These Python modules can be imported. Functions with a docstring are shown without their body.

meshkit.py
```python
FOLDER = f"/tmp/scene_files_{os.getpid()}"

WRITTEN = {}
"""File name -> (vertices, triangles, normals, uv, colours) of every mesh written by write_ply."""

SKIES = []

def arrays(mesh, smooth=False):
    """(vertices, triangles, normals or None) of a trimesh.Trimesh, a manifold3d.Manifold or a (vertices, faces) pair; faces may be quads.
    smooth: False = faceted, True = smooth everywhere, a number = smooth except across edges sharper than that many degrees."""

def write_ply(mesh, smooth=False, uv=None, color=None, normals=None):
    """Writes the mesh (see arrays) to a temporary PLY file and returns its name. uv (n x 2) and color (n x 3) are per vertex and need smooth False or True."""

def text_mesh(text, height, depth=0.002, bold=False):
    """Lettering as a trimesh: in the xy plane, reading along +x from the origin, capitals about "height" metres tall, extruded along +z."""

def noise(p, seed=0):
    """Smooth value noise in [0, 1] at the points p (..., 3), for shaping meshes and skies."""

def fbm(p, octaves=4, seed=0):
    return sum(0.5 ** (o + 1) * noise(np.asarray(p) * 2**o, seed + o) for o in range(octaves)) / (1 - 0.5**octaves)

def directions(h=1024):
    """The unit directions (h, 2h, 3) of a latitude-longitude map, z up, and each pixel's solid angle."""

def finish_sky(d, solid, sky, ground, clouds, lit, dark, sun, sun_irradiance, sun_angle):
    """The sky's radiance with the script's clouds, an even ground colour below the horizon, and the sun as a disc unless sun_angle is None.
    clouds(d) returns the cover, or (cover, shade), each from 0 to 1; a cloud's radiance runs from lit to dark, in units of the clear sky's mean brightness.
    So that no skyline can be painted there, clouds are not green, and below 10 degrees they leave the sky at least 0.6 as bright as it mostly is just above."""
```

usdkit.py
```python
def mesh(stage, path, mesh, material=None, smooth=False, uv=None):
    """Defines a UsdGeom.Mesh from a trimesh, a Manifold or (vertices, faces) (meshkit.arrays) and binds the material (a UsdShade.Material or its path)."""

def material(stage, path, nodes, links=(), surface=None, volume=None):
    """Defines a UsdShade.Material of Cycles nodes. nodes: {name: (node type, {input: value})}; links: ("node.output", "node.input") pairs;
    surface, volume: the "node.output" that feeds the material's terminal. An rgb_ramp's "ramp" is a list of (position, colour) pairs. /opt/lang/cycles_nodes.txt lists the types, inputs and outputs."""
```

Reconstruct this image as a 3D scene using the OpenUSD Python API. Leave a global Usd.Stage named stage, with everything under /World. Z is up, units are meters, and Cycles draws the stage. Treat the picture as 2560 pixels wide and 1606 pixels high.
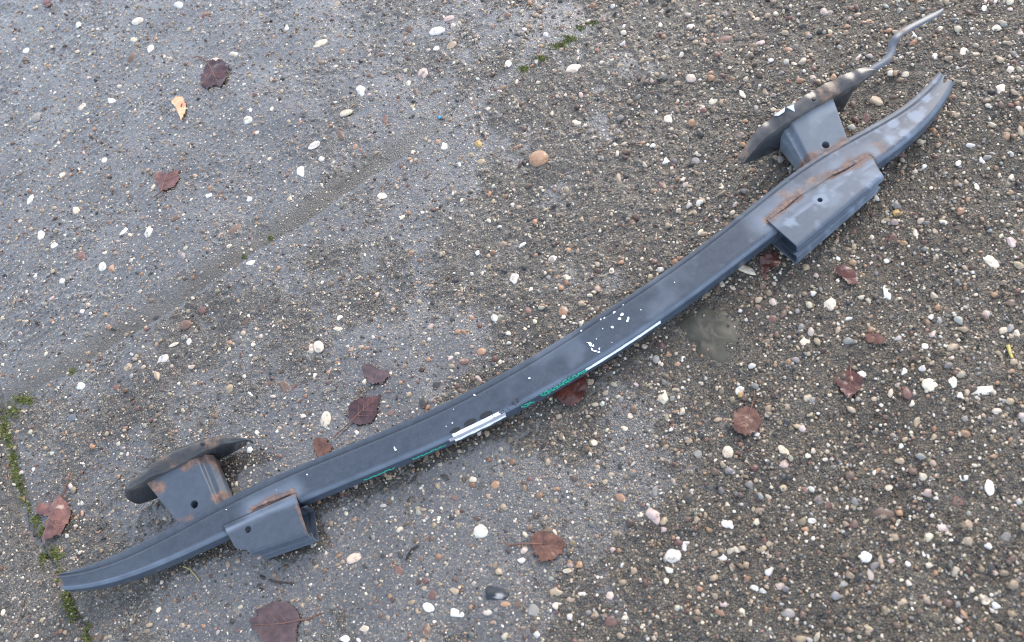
import math, random
import numpy as np, trimesh, manifold3d, usdkit, meshkit
from meshkit import noise, fbm
from pxr import Usd, UsdGeom, UsdLux, UsdShade, Gf, Sdf, Vt

random.seed(5)
rng = np.random.default_rng(5)
stage = Usd.Stage.CreateInMemory()
UsdGeom.SetStageUpAxis(stage, "Z")
UsdGeom.SetStageMetersPerUnit(stage, 1.0)
UsdGeom.Xform.Define(stage, "/World")
UsdGeom.Scope.Define(stage, "/World/Looks")

# ------------------------------------------------------------------ camera
# the photograph is measured in its own 2560 x 1606 pixels; F is its focal length in those
F, CX, CY = 2217.0, 1280.0, 803.0
DOWN = np.array([.2223, .4782, 1.0]); DOWN /= np.linalg.norm(DOWN)
EX = np.array([1.0, 0, 0]) - DOWN * DOWN[0]; EX /= np.linalg.norm(EX)
EY = np.cross(DOWN, EX)
HB = 0.036                     # height of the bar's top face
CAM = 0.9 + HB                 # height of the lens over the ground
EXPOSURE = 1.42
SUN_AZ, SUN_EL = math.radians(62), math.radians(34)     # azimuth counted from +x towards +y
SUN_I, SKY_S = 0.17, 0.15


def G(u, v, z=0.0):
    """The point at height z that the photograph shows at pixel (u, v)."""
    d = np.array([(u - CX) / F, (v - CY) / F, 1.0])
    X = d / (d @ DOWN) * (CAM - z)
    return np.array([X @ EX, -(X @ EY), z])


def GG(pts, z=0.0):
    return np.array([G(p[0], p[1], p[2] if len(p) > 2 else z) for p in pts])


def to_world(a):
    a = np.asarray(a, float)
    return np.array([EX @ a, -(EY @ a), -(DOWN @ a)])


cam = UsdGeom.Camera.Define(stage, "/World/camera")
r, u_, b = to_world([1, 0, 0]), to_world([0, -1, 0]), to_world([0, 0, -1])
cam.AddTransformOp().Set(Gf.Matrix4d(*r, 0, *u_, 0, *b, 0, 0, 0, CAM, 1))
cam.CreateHorizontalApertureAttr(36.0)
cam.CreateFocalLengthAttr(36.0 * F / 2560)
cam.CreateClippingRangeAttr(Gf.Vec2f(0.05, 100))
cam.CreateFStopAttr(4.6)
cam.CreateFocusDistanceAttr(1.12)
cam.CreateExposureAttr(EXPOSURE)

# ------------------------------------------------------------------ sky and sun (veiled)
to_sun = np.array([math.cos(SUN_EL) * math.cos(SUN_AZ), math.cos(SUN_EL) * math.sin(SUN_AZ), math.sin(SUN_EL)])
sky_m = usdkit.material(stage, "/World/Looks/sky", {
    "sky": ("sky_texture", {"sky_type": "single_scattering", "sun_disc": False, "sun_elevation": SUN_EL, "sun_rotation": math.atan2(to_sun[0], to_sun[1]),
                            "air_density": 1.0, "aerosol_density": 2.0, "ozone_density": 1.0}),
    "tc": ("texture_coordinate", {}),
    "n": ("noise_texture", {"scale": 2.2, "detail": 4.0, "roughness": 0.55}),
    "r": ("rgb_ramp", {"ramp": [(0.30, (.5, .5, .5)), (0.70, (1, 1, 1))]}),
    "f": ("math", {"math_type": "multiply", "value2": 0.38}),
    "mix": ("mix", {"color2": (6.3, 6.8, 7.8)}),
    "bg": ("background_shader", {"strength": SKY_S}),
}, [("tc.generated", "n.vector"), ("n.fac", "r.fac"), ("r.color", "f.value1"), ("f.value", "mix.fac"), ("sky.color", "mix.color1"), ("mix.color", "bg.color")], surface="bg.background")
dome = UsdLux.DomeLight.Define(stage, "/World/sky")
UsdShade.MaterialBindingAPI.Apply(dome.GetPrim()).Bind(sky_m)
dome.GetPrim().SetCustomDataByKey("kind", "structure")
sun = UsdLux.DistantLight.Define(stage, "/World/sun")
sun.CreateNormalizeAttr(True) if hasattr(sun, "CreateNormalizeAttr") else None
UsdLux.LightAPI(sun).CreateNormalizeAttr(True)
sun.CreateIntensityAttr(SUN_I)
sun.CreateAngleAttr(30.0)
sun.CreateColorAttr(Gf.Vec3f(1.0, 0.93, 0.84))
z = to_sun; x = np.cross([0, 0, 1], z); x /= np.linalg.norm(x); y = np.cross(z, x)
sun.AddTransformOp().Set(Gf.Matrix4d(*x, 0, *y, 0, *z, 0, 0, 0, 3, 1))

# ------------------------------------------------------------------ helpers
_used = {}


def numbered(parent, name):
    k = _used.get((parent, name), 0)
    _used[(parent, name)] = k + 1
    return f"{parent}/{name}" + (f"_{k:03d}" if k else "")


def put(name, mesh, mat, parent="/World", smooth=40, attr=None, label=None, cat=None, group=None, kind=None):
    """One Mesh prim. attr: {primvar: function of the vertices, or an array} of colours."""
    path = numbered(str(parent), name)
    v, f, n = meshkit.arrays(mesh, smooth)
    m = UsdGeom.Mesh.Define(stage, path)
    m.CreatePointsAttr(Vt.Vec3fArray.FromNumpy(v.astype(np.float32)))
    m.CreateFaceVertexCountsAttr(Vt.IntArray.FromNumpy(np.full(len(f), 3, np.int32)))
    m.CreateFaceVertexIndicesAttr(Vt.IntArray.FromNumpy(f.astype(np.int32).ravel()))
    m.CreateSubdivisionSchemeAttr("none")
    if n is not None:
        m.CreateNormalsAttr(Vt.Vec3fArray.FromNumpy(n.astype(np.float32)))
        m.SetNormalsInterpolation("vertex")
    for k, a in (attr or {}).items():
        a = a(v) if callable(a) else np.asarray(a)
        if a.ndim == 1 and len(a) == 3:
            a = np.broadcast_to(a, (len(v), 3))
        UsdGeom.PrimvarsAPI(m).CreatePrimvar(k, Sdf.ValueTypeNames.Color3fArray, "vertex").Set(Vt.Vec3fArray.FromNumpy(np.ascontiguousarray(a, np.float32)))
    UsdShade.MaterialBindingAPI.Apply(m.GetPrim()).Bind(mat)
    tag(m.GetPrim(), label, cat, group, kind)
    return path


def tag(p, label=None, cat=None, group=None, kind=None):
    for k, t in (("label", label), ("category", cat), ("group", group), ("kind", kind)):
        if t:
            p.SetCustomDataByKey(k, t)


def thing(name, label=None, cat=None, group=None, kind=None, at=(0, 0, 0)):
    path = numbered("/World", name)
    xf = UsdGeom.Xform.Define(stage, path)
    tag(xf.GetPrim(), label, cat, group, kind)
    return path


def resample(P, n):
    P = np.asarray(P, float)
    d = np.r_[0, np.cumsum(np.linalg.norm(np.diff(P[:, :2], axis=0), axis=1) + 1e-12)]
    t = np.linspace(0, d[-1], n)
    return np.stack([np.interp(t, d, P[:, k]) for k in range(P.shape[1])], 1)


def smooth_line(P, n, k=2):
    """Resampled and rounded polyline, ends kept."""
    P = resample(P, n)
    for _ in range(k):
        P[1:-1] = (P[:-2] + 2 * P[1:-1] + P[2:]) / 4
    return P


def chaikin(P, k=2, closed=False, w=0.25):
    P = np.asarray(P, float)
    for _ in range(k):
        if closed:
            Q = np.roll(P, -1, 0)
            P = np.stack([P * (1 - w) + Q * w, P * w + Q * (1 - w)], 1).reshape(-1, P.shape[1])
        else:
            A, B = P[:-1], P[1:]
            M = np.stack([A * (1 - w) + B * w, A * w + B * (1 - w)], 1).reshape(-1, P.shape[1])
            P = np.vstack([P[:1], M[1:-1], P[-1:]])
    return P


def grid_faces(a, b, wrap=False):
    i, j = np.meshgrid(np.arange(a - 1), np.arange(b if wrap else b - 1), indexing="ij")
    jn = (j + 1) % b
    q = np.stack([i * b + j, (i + 1) * b + j, (i + 1) * b + jn, i * b + jn], -1).reshape(-1, 4)
    return np.vstack([q[:, [0, 1, 2]], q[:, [0, 2, 3]]])


def sheet(rows, t):
    """A closed plate of thickness t whose outer skin runs through the rows of points (r x c x 3)."""
    R = np.asarray(rows, float)
    a, c = R.shape[:2]
    du, dv = np.gradient(R, axis=0), np.gradient(R, axis=1)
    nn = np.cross(du, dv); nn /= np.linalg.norm(nn, axis=2, keepdims=True) + 1e-12
    mid = nn.reshape(-1, 3).mean(0)
    if mid[2] < 0:
        nn = -nn
    S = R - nn * t
    V = np.vstack([R.reshape(-1, 3), S.reshape(-1, 3)])
    f = grid_faces(a, c)
    N = a * c
    ring = np.r_[np.arange(c), np.arange(1, a) * c + c - 1, (a - 1) * c + np.arange(c - 2, -1, -1), np.arange(a - 2, 0, -1) * c]
    rn = np.roll(ring, -1)
    side = np.vstack([np.stack([ring, rn, rn + N], 1), np.stack([ring, rn + N, ring + N], 1)])
    m = trimesh.Trimesh(V, np.vstack([f, f[:, ::-1] + N, side[:, ::-1]]), process=False)
    trimesh.repair.fix_normals(m)
    return m


def drill(m, at, radius, axis=(0, 0, 1)):
    man = manifold3d.Manifold(manifold3d.Mesh(np.asarray(m.vertices, np.float32), np.asarray(m.faces, np.uint32)))
    cyl = trimesh.creation.cylinder(radius, 0.03, sections=28)
    cyl.apply_translation(at)
    c = manifold3d.Manifold(manifold3d.Mesh(np.asarray(cyl.vertices, np.float32), np.asarray(cyl.faces, np.uint32)))
    if man.is_empty():
        return m
    out = (man - c).to_mesh()
    return trimesh.Trimesh(out.vert_properties[:, :3], out.tri_verts, process=False)


def tube(P, rad, sides=8, flat=1.0):
    P = np.asarray(P, float)
    t = np.gradient(P, axis=0); t /= np.linalg.norm(t, axis=1, keepdims=True) + 1e-12
    a = np.cross(t, [0, 0, 1.0]); a /= np.linalg.norm(a, axis=1, keepdims=True) + 1e-12
    bb = np.cross(a, t)
    ang = np.arange(sides) * 2 * np.pi / sides
    rad = np.broadcast_to(rad, (len(P),))[:, None, None]
    V = P[:, None] + rad * (np.cos(ang)[None, :, None] * a[:, None] + flat * np.sin(ang)[None, :, None] * bb[:, None])
    f = grid_faces(len(P), sides, True)
    V = np.vstack([V.reshape(-1, 3), P[:1], P[-1:]])
    n0, n1 = len(V) - 2, len(V) - 1
    k = np.arange(sides); kn = (k + 1) % sides; o = (len(P) - 1) * sides
    f = np.vstack([f, np.stack([np.full(sides, n0), k, kn], 1), np.stack([np.full(sides, n1), o + kn, o + k], 1)])
    m = trimesh.Trimesh(V, f, process=False)
    trimesh.repair.fix_normals(m)
    return m


def seg_dist(p, A, B):
    A, B = np.asarray(A)[:2], np.asarray(B)[:2]
    d = B - A
    t = np.clip(((p[:, :2] - A) @ d) / (d @ d), 0, 1)
    return np.linalg.norm(p[:, :2] - A - t[:, None] * d, axis=1)


def line_dist(p, L):
    return np.min([seg_dist(p, L[i], L[i + 1]) for i in range(len(L) - 1)], axis=0)


def signed(p, L):
    """Signed distance (left of the line positive) to a polyline whose ends go on straight."""
    L = np.asarray(L, float)[:, :2].copy()
    L[0] += (L[0] - L[1]) * 20; L[-1] += (L[-1] - L[-2]) * 20
    best = np.full(len(p), 1e9); sg = np.ones(len(p))
    for A, B in zip(L[:-1], L[1:]):
        d = B - A
        q = p[:, :2] - A
        t = np.clip((q @ d) / (d @ d), 0, 1)
        e = np.linalg.norm(q - t[:, None] * d, axis=1)
        s = np.sign(d[0] * q[:, 1] - d[1] * q[:, 0])
        hit = e < best
        best[hit], sg[hit] = e[hit], s[hit]
    return best * sg


def blob(p, u, v, rad):
    c = G(u, v)
    return np.exp(-((p[:, 0] - c[0]) ** 2 + (p[:, 1] - c[1]) ** 2) / rad ** 2)


def smoothstep(a, b, x):
    t = np.clip((x - a) / (b - a), 0, 1)
    return t * t * (3 - 2 * t)


# ------------------------------------------------------------------ materials
def mat_ground():
    return usdkit.material(stage, "/World/Looks/wet_concrete", {
        "geo": ("geometry", {}),
        "wet": ("attribute", {"attribute": "wet"}), "ws": ("separate_color", {}),
        "fine": ("noise_texture", {"scale": 420.0, "detail": 3.0, "roughness": 0.7}),
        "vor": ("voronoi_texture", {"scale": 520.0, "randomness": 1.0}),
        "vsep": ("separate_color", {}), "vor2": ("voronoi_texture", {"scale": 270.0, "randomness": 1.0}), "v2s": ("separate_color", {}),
        "gap_shade": ("rgb_ramp", {"ramp": [(0.0, (1.25, 1.22, 1.18)), (.45, (.95, .93, .90)), (.72, (.42, .40, .36)), (1.0, (.20, .18, .16))]}), "gap_shade2": ("rgb_ramp", {"ramp": [(0.0, (.55, .53, .50)), (.5, (.95, .93, .90)), (.8, (1.25, 1.2, 1.1)), (1.0, (1.7, 1.55, 1.3))]}), "mg": ("mix", {"mix_type": "multiply", "fac": .85}), "mg2": ("mix", {"mix_type": "multiply", "fac": .8}),  # shade between the grains painted into the ground colour, darker towards cell edges
        "dome": ("math", {"math_type": "multiply_add", "value2": -1.2}),
        "grain": ("rgb_ramp", {"ramp": [(0.0, (.012, .012, .012)), (.35, (.042, .040, .037)), (.6, (.094, .087, .077)), (.82, (.19, .168, .135)), (.93, (.33, .285, .22)), (1.0, (.58, .53, .45))]}),
        "sand": ("rgb_ramp", {"ramp": [(.3, (.026, .025, .024)), (.5, (.072, .067, .060)), (.7, (.165, .150, .126))]}),
        "low": ("noise_texture", {"scale": 11.0, "detail": 5.0, "roughness": .6}),
        "stain": ("rgb_ramp", {"ramp": [(.32, (.50, .48, .44)), (.5, (.92, .90, .86)), (.68, (1.25, 1.24, 1.22))]}),
        "mixg": ("mix", {"mix_type": "mix", "fac": .62}),
        "mul": ("mix", {"mix_type": "multiply", "fac": 1.0}),
        "earth": ("mix", {"color2": (.046, .038, .027)}),
        "earthf": ("math", {"math_type": "multiply", "value2": .75}),
        "wetmul": ("mix", {"mix_type": "multiply", "color2": (.62, .63, .66)}),
        "moss": ("noise_texture", {"scale": 26.0, "detail": 4.0, "roughness": .6}),
        "mossr": ("rgb_ramp", {"ramp": [(.36, (.30, .30, .30)), (.66, (.80, .80, .80))]}),
        "mossf": ("math", {"math_type": "multiply"}),
        "mossmix": ("mix", {"mix_type": "multiply", "color2": (.70, .59, .42)}),
        "rough": ("map_range", {"from_min": 0.0, "from_max": 1.0, "to_min": .36, "to_max": .12}),
        "rn": ("noise_texture", {"scale": 60.0, "detail": 3.0}),
        "radd": ("math", {"math_type": "multiply_add", "value2": .16, "value3": -.06}),
        "rsum": ("math", {"math_type": "add", "use_clamp": True}),
        "bstr": ("map_range", {"from_min": 0.0, "from_max": 1.0, "to_min": .95, "to_max": .42}),
        "bh": ("math", {"math_type": "add"}),
        "bump": ("bump", {"distance": .0013}),
        "p": ("principled_bsdf", {"ior": 1.55, "coat_roughness": .10, "coat_ior": 1.75}),
    }, [("ws.r", "p.coat_weight"), ("geo.position", "fine.vector"), ("geo.position", "vor.vector"), ("geo.position", "low.vector"), ("geo.position", "moss.vector"), ("geo.position", "rn.vector"),
        ("wet.color", "ws.color"), ("vor.color", "vsep.color"), ("vsep.r", "grain.fac"), ("fine.fac", "sand.fac"),
        ("grain.color", "mixg.color1"), ("sand.color", "mixg.color2"), ("mixg.color", "mul.color1"), ("low.fac", "stain.fac"), ("stain.color", "mul.color2"), ("geo.position", "vor2.vector"), ("vor.distance", "gap_shade.fac"), ("vor2.color", "v2s.color"), ("v2s.r", "gap_shade2.fac"), ("mul.color", "mg.color1"), ("gap_shade.color", "mg.color2"), ("mg.color", "mg2.color1"), ("gap_shade2.color", "mg2.color2"), ("vor.distance", "dome.value1"), ("bh.value", "dome.value3"),
        ("ws.g", "earthf.value1"), ("earthf.value", "earth.fac"), ("mg2.color", "earth.color1"), ("ws.r", "wetmul.fac"), ("earth.color", "wetmul.color1"),
        ("moss.fac", "mossr.fac"), ("mossr.color", "mossf.value1"), ("ws.b", "mossf.value2"), ("mossf.value", "mossmix.fac"), ("wetmul.color", "mossmix.color1"), ("mossmix.color", "p.base_color"),
        ("ws.r", "rough.value"), ("rn.fac", "radd.value1"), ("rough.result", "rsum.value1"), ("radd.value", "rsum.value2"), ("rsum.value", "p.roughness"),
        ("ws.r", "bstr.value"), ("fine.fac", "bh.value1"), ("vsep.g", "bh.value2"), ("dome.value", "bump.height"), ("bstr.result", "bump.strength"), ("bump.normal", "p.normal")], surface="p.BSDF")


def mat_stone():
    return usdkit.material(stage, "/World/Looks/pebble_stone", {
        "geo": ("geometry", {}), "t": ("attribute", {"attribute": "tint"}),
        "n": ("noise_texture", {"scale": 170.0, "detail": 4.0, "roughness": .65}),
        "r": ("rgb_ramp", {"ramp": [(.28, (.45, .42, .38)), (.45, (.92, .9, .87)), (.7, (1.12, 1.1, 1.06))]}),
        "m": ("mix", {"mix_type": "multiply", "fac": .8}),
        "b": ("bump", {"distance": .0006, "strength": .5}),
        "rr": ("map_range", {"from_min": .3, "from_max": .7, "to_min": .22, "to_max": .5}),
        "p": ("principled_bsdf", {"ior": 1.45}),
    }, [("geo.position", "n.vector"), ("n.fac", "r.fac"), ("t.color", "m.color1"), ("r.color", "m.color2"), ("m.color", "p.base_color"), ("n.fac", "b.height"), ("b.normal", "p.normal"), ("n.fac", "rr.value"), ("rr.result", "p.roughness")], surface="p.BSDF")


def mat_metal(name, base, haze, rust_c, rough=.33):
    return usdkit.material(stage, f"/World/Looks/{name}", {
        "geo": ("geometry", {}), "w": ("attribute", {"attribute": "wear"}), "s": ("separate_color", {}),
        "n": ("noise_texture", {"scale": 130.0, "detail": 5.0, "roughness": .65}),
        "n2": ("noise_texture", {"scale": 620.0, "detail": 2.0, "roughness": .6}),
        "hz": ("math", {"math_type": "multiply_add", "value2": .22, "value3": -.11}),
        "ha": ("math", {"math_type": "add", "use_clamp": True}),
        "rz": ("math", {"math_type": "multiply_add", "value2": 1.0, "value3": -.5}), "r2": ("math", {"math_type": "multiply", "value2": 2.0, "use_clamp": True}),
        "ra0": ("math", {"math_type": "multiply_add", "value2": 1.0}),
        "ra": ("math", {"math_type": "multiply", "use_clamp": True}),
        "c1": ("mix", {"color1": base, "color2": haze}),
        "rc": ("rgb_ramp", {"ramp": [(.3, tuple(.42 * c for c in rust_c)), (.55, rust_c), (.75, tuple(1.9 * c for c in rust_c))]}),
        "c2": ("mix", {}),
        "dust": ("rgb_ramp", {"ramp": [(.66, (0, 0, 0)), (.74, (.32, .32, .32))]}),
        "c3": ("mix", {"color2": (.20, .21, .22)}),
        "ro": ("math", {"math_type": "multiply_add", "value2": .22, "value3": rough}),
        "ro2": ("math", {"math_type": "multiply_add", "value2": .40}),
        "bh": ("math", {"math_type": "multiply"}),
        "b": ("bump", {"distance": .0008, "strength": .7}),
        "gr": ("math", {"math_type": "multiply_add", "value2": -.9, "value3": 1.0}), "gm": ("mix", {"mix_type": "multiply", "fac": 1.0}), "gc": ("combine_color", {}),
        "p": ("principled_bsdf", {"ior": 1.50}),
    }, [("geo.position", "n.vector"), ("geo.position", "n2.vector"), ("w.color", "s.color"), ("n.fac", "hz.value1"), ("s.g", "ha.value1"), ("hz.value", "ha.value2"), ("ha.value", "c1.fac"),
        ("n.fac", "rz.value1"), ("s.r", "ra0.value1"), ("rz.value", "ra0.value3"), ("ra0.value", "ra.value1"), ("s.r", "r2.value1"), ("r2.value", "ra.value2"), ("n.fac", "rc.fac"), ("c1.color", "c2.color1"), ("rc.color", "c2.color2"), ("ra.value", "c2.fac"),
        ("n2.fac", "dust.fac"), ("dust.color", "c3.fac"), ("c2.color", "c3.color1"), ("c3.color", "gm.color1"), ("s.b", "gr.value1"), ("gr.value", "gc.r"), ("gr.value", "gc.g"), ("gr.value", "gc.b"), ("gc.color", "gm.color2"), ("gm.color", "p.base_color"),
        ("ha.value", "ro.value1"), ("ro.value", "ro2.value3"), ("ra.value", "ro2.value1"), ("ro2.value", "p.roughness"),
        ("n2.fac", "bh.value1"), ("ra.value", "bh.value2"), ("bh.value", "b.height"), ("b.normal", "p.normal")], surface="p.BSDF")


def mat_plain(name, color, rough=.6, var=.35, scale=220.0, spec=.5, bump=0.0):
    return usdkit.material(stage, f"/World/Looks/{name}", {
        "geo": ("geometry", {}), "n": ("noise_texture", {"scale": scale, "detail": 4.0, "roughness": .6}),
        "r": ("rgb_ramp", {"ramp": [(.3, tuple(c * (1 - var) for c in color)), (.7, tuple(min(1, c * (1 + var)) for c in color))]}),
        "b": ("bump", {"distance": .0006, "strength": bump}),
        "p": ("principled_bsdf", {"roughness": rough, "specular_ior_level": spec}),
    }, [("geo.position", "n.vector"), ("n.fac", "r.fac"), ("r.color", "p.base_color"), ("n.fac", "b.height"), ("b.normal", "p.normal")], surface="p.BSDF")


M_GROUND, M_STONE = mat_ground(), mat_stone()
M_PAINT = mat_metal("black_painted_steel", (.019, .026, .037), (.15, .185, .235), (.15, .088, .062), rough=.27)
M_WORN = mat_metal("worn_grey_steel", (.035, .045, .060), (.18, .21, .24), (.155, .092, .066), rough=.36)
M_BRIGHT = mat_metal("bare_bent_steel", (.016, .017, .019), (.115, .108, .098), (.15, .095, .062), rough=.15)
M_LABEL = mat_plain("white_label_paper", (.86, .86, .88), .45, .05)
M_LABELGREY = mat_plain("grey_worn_label", (.34, .33, .36), .6, .35, 500)
M_GREEN = mat_plain("green_marker_ink", (.035, .36, .24), .5, .2)
M_SCUFF = mat_plain("white_scuff", (.80, .82, .86), .6, .1)
M_TAR = mat_plain("black_spot", (.006, .006, .007), .25, .2)
M_MOSS = mat_plain("moss_green", (.125, .145, .034), .8, .8, 300)
M_STEM = mat_plain("leaf_stem", (.10, .045, .030), .6, .3)
M_VEIN = mat_plain("leaf_vein", (.16, .075, .05), .4, .3)
M_TWIG = mat_plain("twig_bark", (.035, .024, .018), .7, .4)
M_SHEAF = mat_plain("straw", (.42, .34, .10), .6, .2)
M_MUD = mat_plain("olive_mud", (.036, .033, .021), .5, .5, 60, .5, .5)

# ------------------------------------------------------------------ pavement: slabs, joints, stones
J1 = GG([(-260, 1215), (5, 1040), (54, 1003), (100, 966), (186, 926), (357, 822), (500, 731), (625, 640), (786, 541), (904, 459), (1021, 380), (1157, 291), (1296, 183), (1368, 126), (1439, 88), (1493, 54), (1610, -25)])
J2 = GG([(-2, 1040), (14, 1105), (30, 1146), (50, 1226), (66, 1322), (112, 1380), (150, 1450), (178, 1523), (212, 1572), (224, 1640)])
X0, X1, Y0, Y1, ST = -1.36, 0.66, -0.06, 1.44, 0.0022
gx, gy = np.arange(X0, X1, ST), np.arange(Y0, Y1, ST)
PX, PY = np.meshgrid(gx, gy, indexing="ij")
P = np.stack([PX.ravel(), PY.ravel(), np.zeros(PX.size)], 1)
# what the lens could see, with a wide margin
def seen(P, mar=260):
    X = P[:, :1] * EX - P[:, 1:2] * EY + (CAM - P[:, 2:3]) * DOWN
    uu, vv = CX + F * X[:, 0] / X[:, 2], CY + F * X[:, 1] / X[:, 2]
    return (uu > -mar) & (uu < 2560 + mar) & (vv > -mar) & (vv < 1606 + mar) & (X[:, 2] > .1)

keep = seen(P)
s1, s2 = signed(P, J1), signed(P, J2)          # s1 > 0: beyond the long joint; s2: the left slab is on the right hand of J2
s2 = -s2                                       # > 0 on the left slab
wob = (fbm(P * 45, 3, 3) - .5) * .008
e1 = s1 + wob
e2 = s2 + wob
on_main = (e1 < 0) & (e2 < 0)
on_left = (e2 >= 0) & (e1 < .02)

dry_right = smoothstep(-.45, .25, P[:, 0] * .95 - P[:, 1] * .30 + .12)
lowf = fbm(P * 7, 3, 11) - .5
midf = fbm(P * 34, 3, 21) - .5
hgt = lowf * .008 + midf * .0026 + (fbm(P * 120, 2, 31) - .5) * .0028 + (noise(P * 330, 41) - .5) * .0024 + np.maximum(noise(P * 230, 47) - .6, 0) * .006
# joints: shallow earthy hollow beyond the long joint, narrow crack at the left one
band = smoothstep(-.002, .002, e1) * (1 - smoothstep(.012, .05, e1)) * (0.35 + .65 * smoothstep(-.25, -.5, P[:, 0]) + .0)
band = np.clip(band * (.8 + 1.2 * (fbm(P * 9, 2, 77) - .35)), 0, 1)
hgt -= .0036 * np.exp(-np.clip(e1, 0, 1) / .018) * smoothstep(-.0025, .002, e1)
hgt -= .0025 * np.exp(-(e1 / .0035) ** 2)
crack = np.exp(-(e2 / .0032) ** 2) * (e1 < .01)
hgt -= .0045 * crack + .0012 * np.exp(-(e2 / .013) ** 2) * (e1 < .01)
hgt = hgt * (1 - .55 * band)
wetness = (1.0 - dry_right) * .0030 + .0042 * blob(P, 1120, 1440, .10) + .003 * blob(P, 640, 1230, .12) + .003 * blob(P, 980, 960, .13) + .0026 * blob(P, 300, 300, .5) + .002 * blob(P, 750, 1540, .15) + .0025 * blob(P, 1500, 1250, .16)
film = lowf * .0068 + (fbm(P * 16, 2, 91) - .5) * .0065 - .0042 + wetness
film = np.where(e2 >= -.01, film - .003, film)
wet = smoothstep(-.0009, .0006, film - hgt)
hgt = np.maximum(hgt, film + (hgt - film) * .12)
mossy = np.clip(dry_right * .95 + .8 * np.exp(-(e2 / .02) ** 2) + .3 * band, 0, 1)
HGT = hgt.reshape(PX.shape)
V = np.stack([P[:, 0], P[:, 1], hgt], 1)
WET = np.stack([(1 - .7 * band) * np.clip(wet * (1 - .5 * dry_right) + .25 * (1 - dry_right) + .85 * smoothstep(-.25, -.75, P[:, 0]) * smoothstep(-.02, .12, e1), 0, 1), np.clip(band + .6 * np.exp(-(e2 / .012) ** 2) + .9 * np.exp(-(e1 / .0028) ** 2) * smoothstep(.25, -.1, P[:, 0]), 0, 1), mossy], 1)


def ground_z(x, y):
    i = np.clip(((np.asarray(x) - X0) / ST).astype(int), 0, len(gx) - 2); j = np.clip(((np.asarray(y) - Y0) / ST).astype(int), 0, len(gy) - 2)
    return HGT[i, j]


FA = grid_faces(len(gx), len(gy))
FA = FA[keep[FA].all(1)]
joint = (np.abs(e1 - .004) < .007) | ((np.abs(e2) < .006) & (e1 < 0))
code = np.where(joint, 3, np.where(on_main, 0, np.where(on_left, 2, 1)))
fc = code[FA[:, 0]]
pave = thing("pavement", "wet exposed aggregate concrete paving slabs with mossy joints", "pavement", kind="structure")
nrm = trimesh.Trimesh(V, FA, process=False).vertex_normals


def ground_piece(name, sel):
    f = FA[sel]
    ids, inv = np.unique(f, return_inverse=True)
    path = numbered(pave, name)
    m = UsdGeom.Mesh.Define(stage, path)
    m.CreatePointsAttr(Vt.Vec3fArray.FromNumpy(V[ids].astype(np.float32)))
    m.CreateFaceVertexCountsAttr(Vt.IntArray.FromNumpy(np.full(len(f), 3, np.int32)))
    m.CreateFaceVertexIndicesAttr(Vt.IntArray.FromNumpy(inv.astype(np.int32).ravel()))
    m.CreateSubdivisionSchemeAttr("none")
    m.CreateNormalsAttr(Vt.Vec3fArray.FromNumpy(nrm[ids].astype(np.float32))); m.SetNormalsInterpolation("vertex")
    UsdGeom.PrimvarsAPI(m).CreatePrimvar("wet", Sdf.ValueTypeNames.Color3fArray, "vertex").Set(Vt.Vec3fArray.FromNumpy(WET[ids].astype(np.float32)))
    UsdShade.MaterialBindingAPI.Apply(m.GetPrim()).Bind(M_GROUND)


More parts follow.
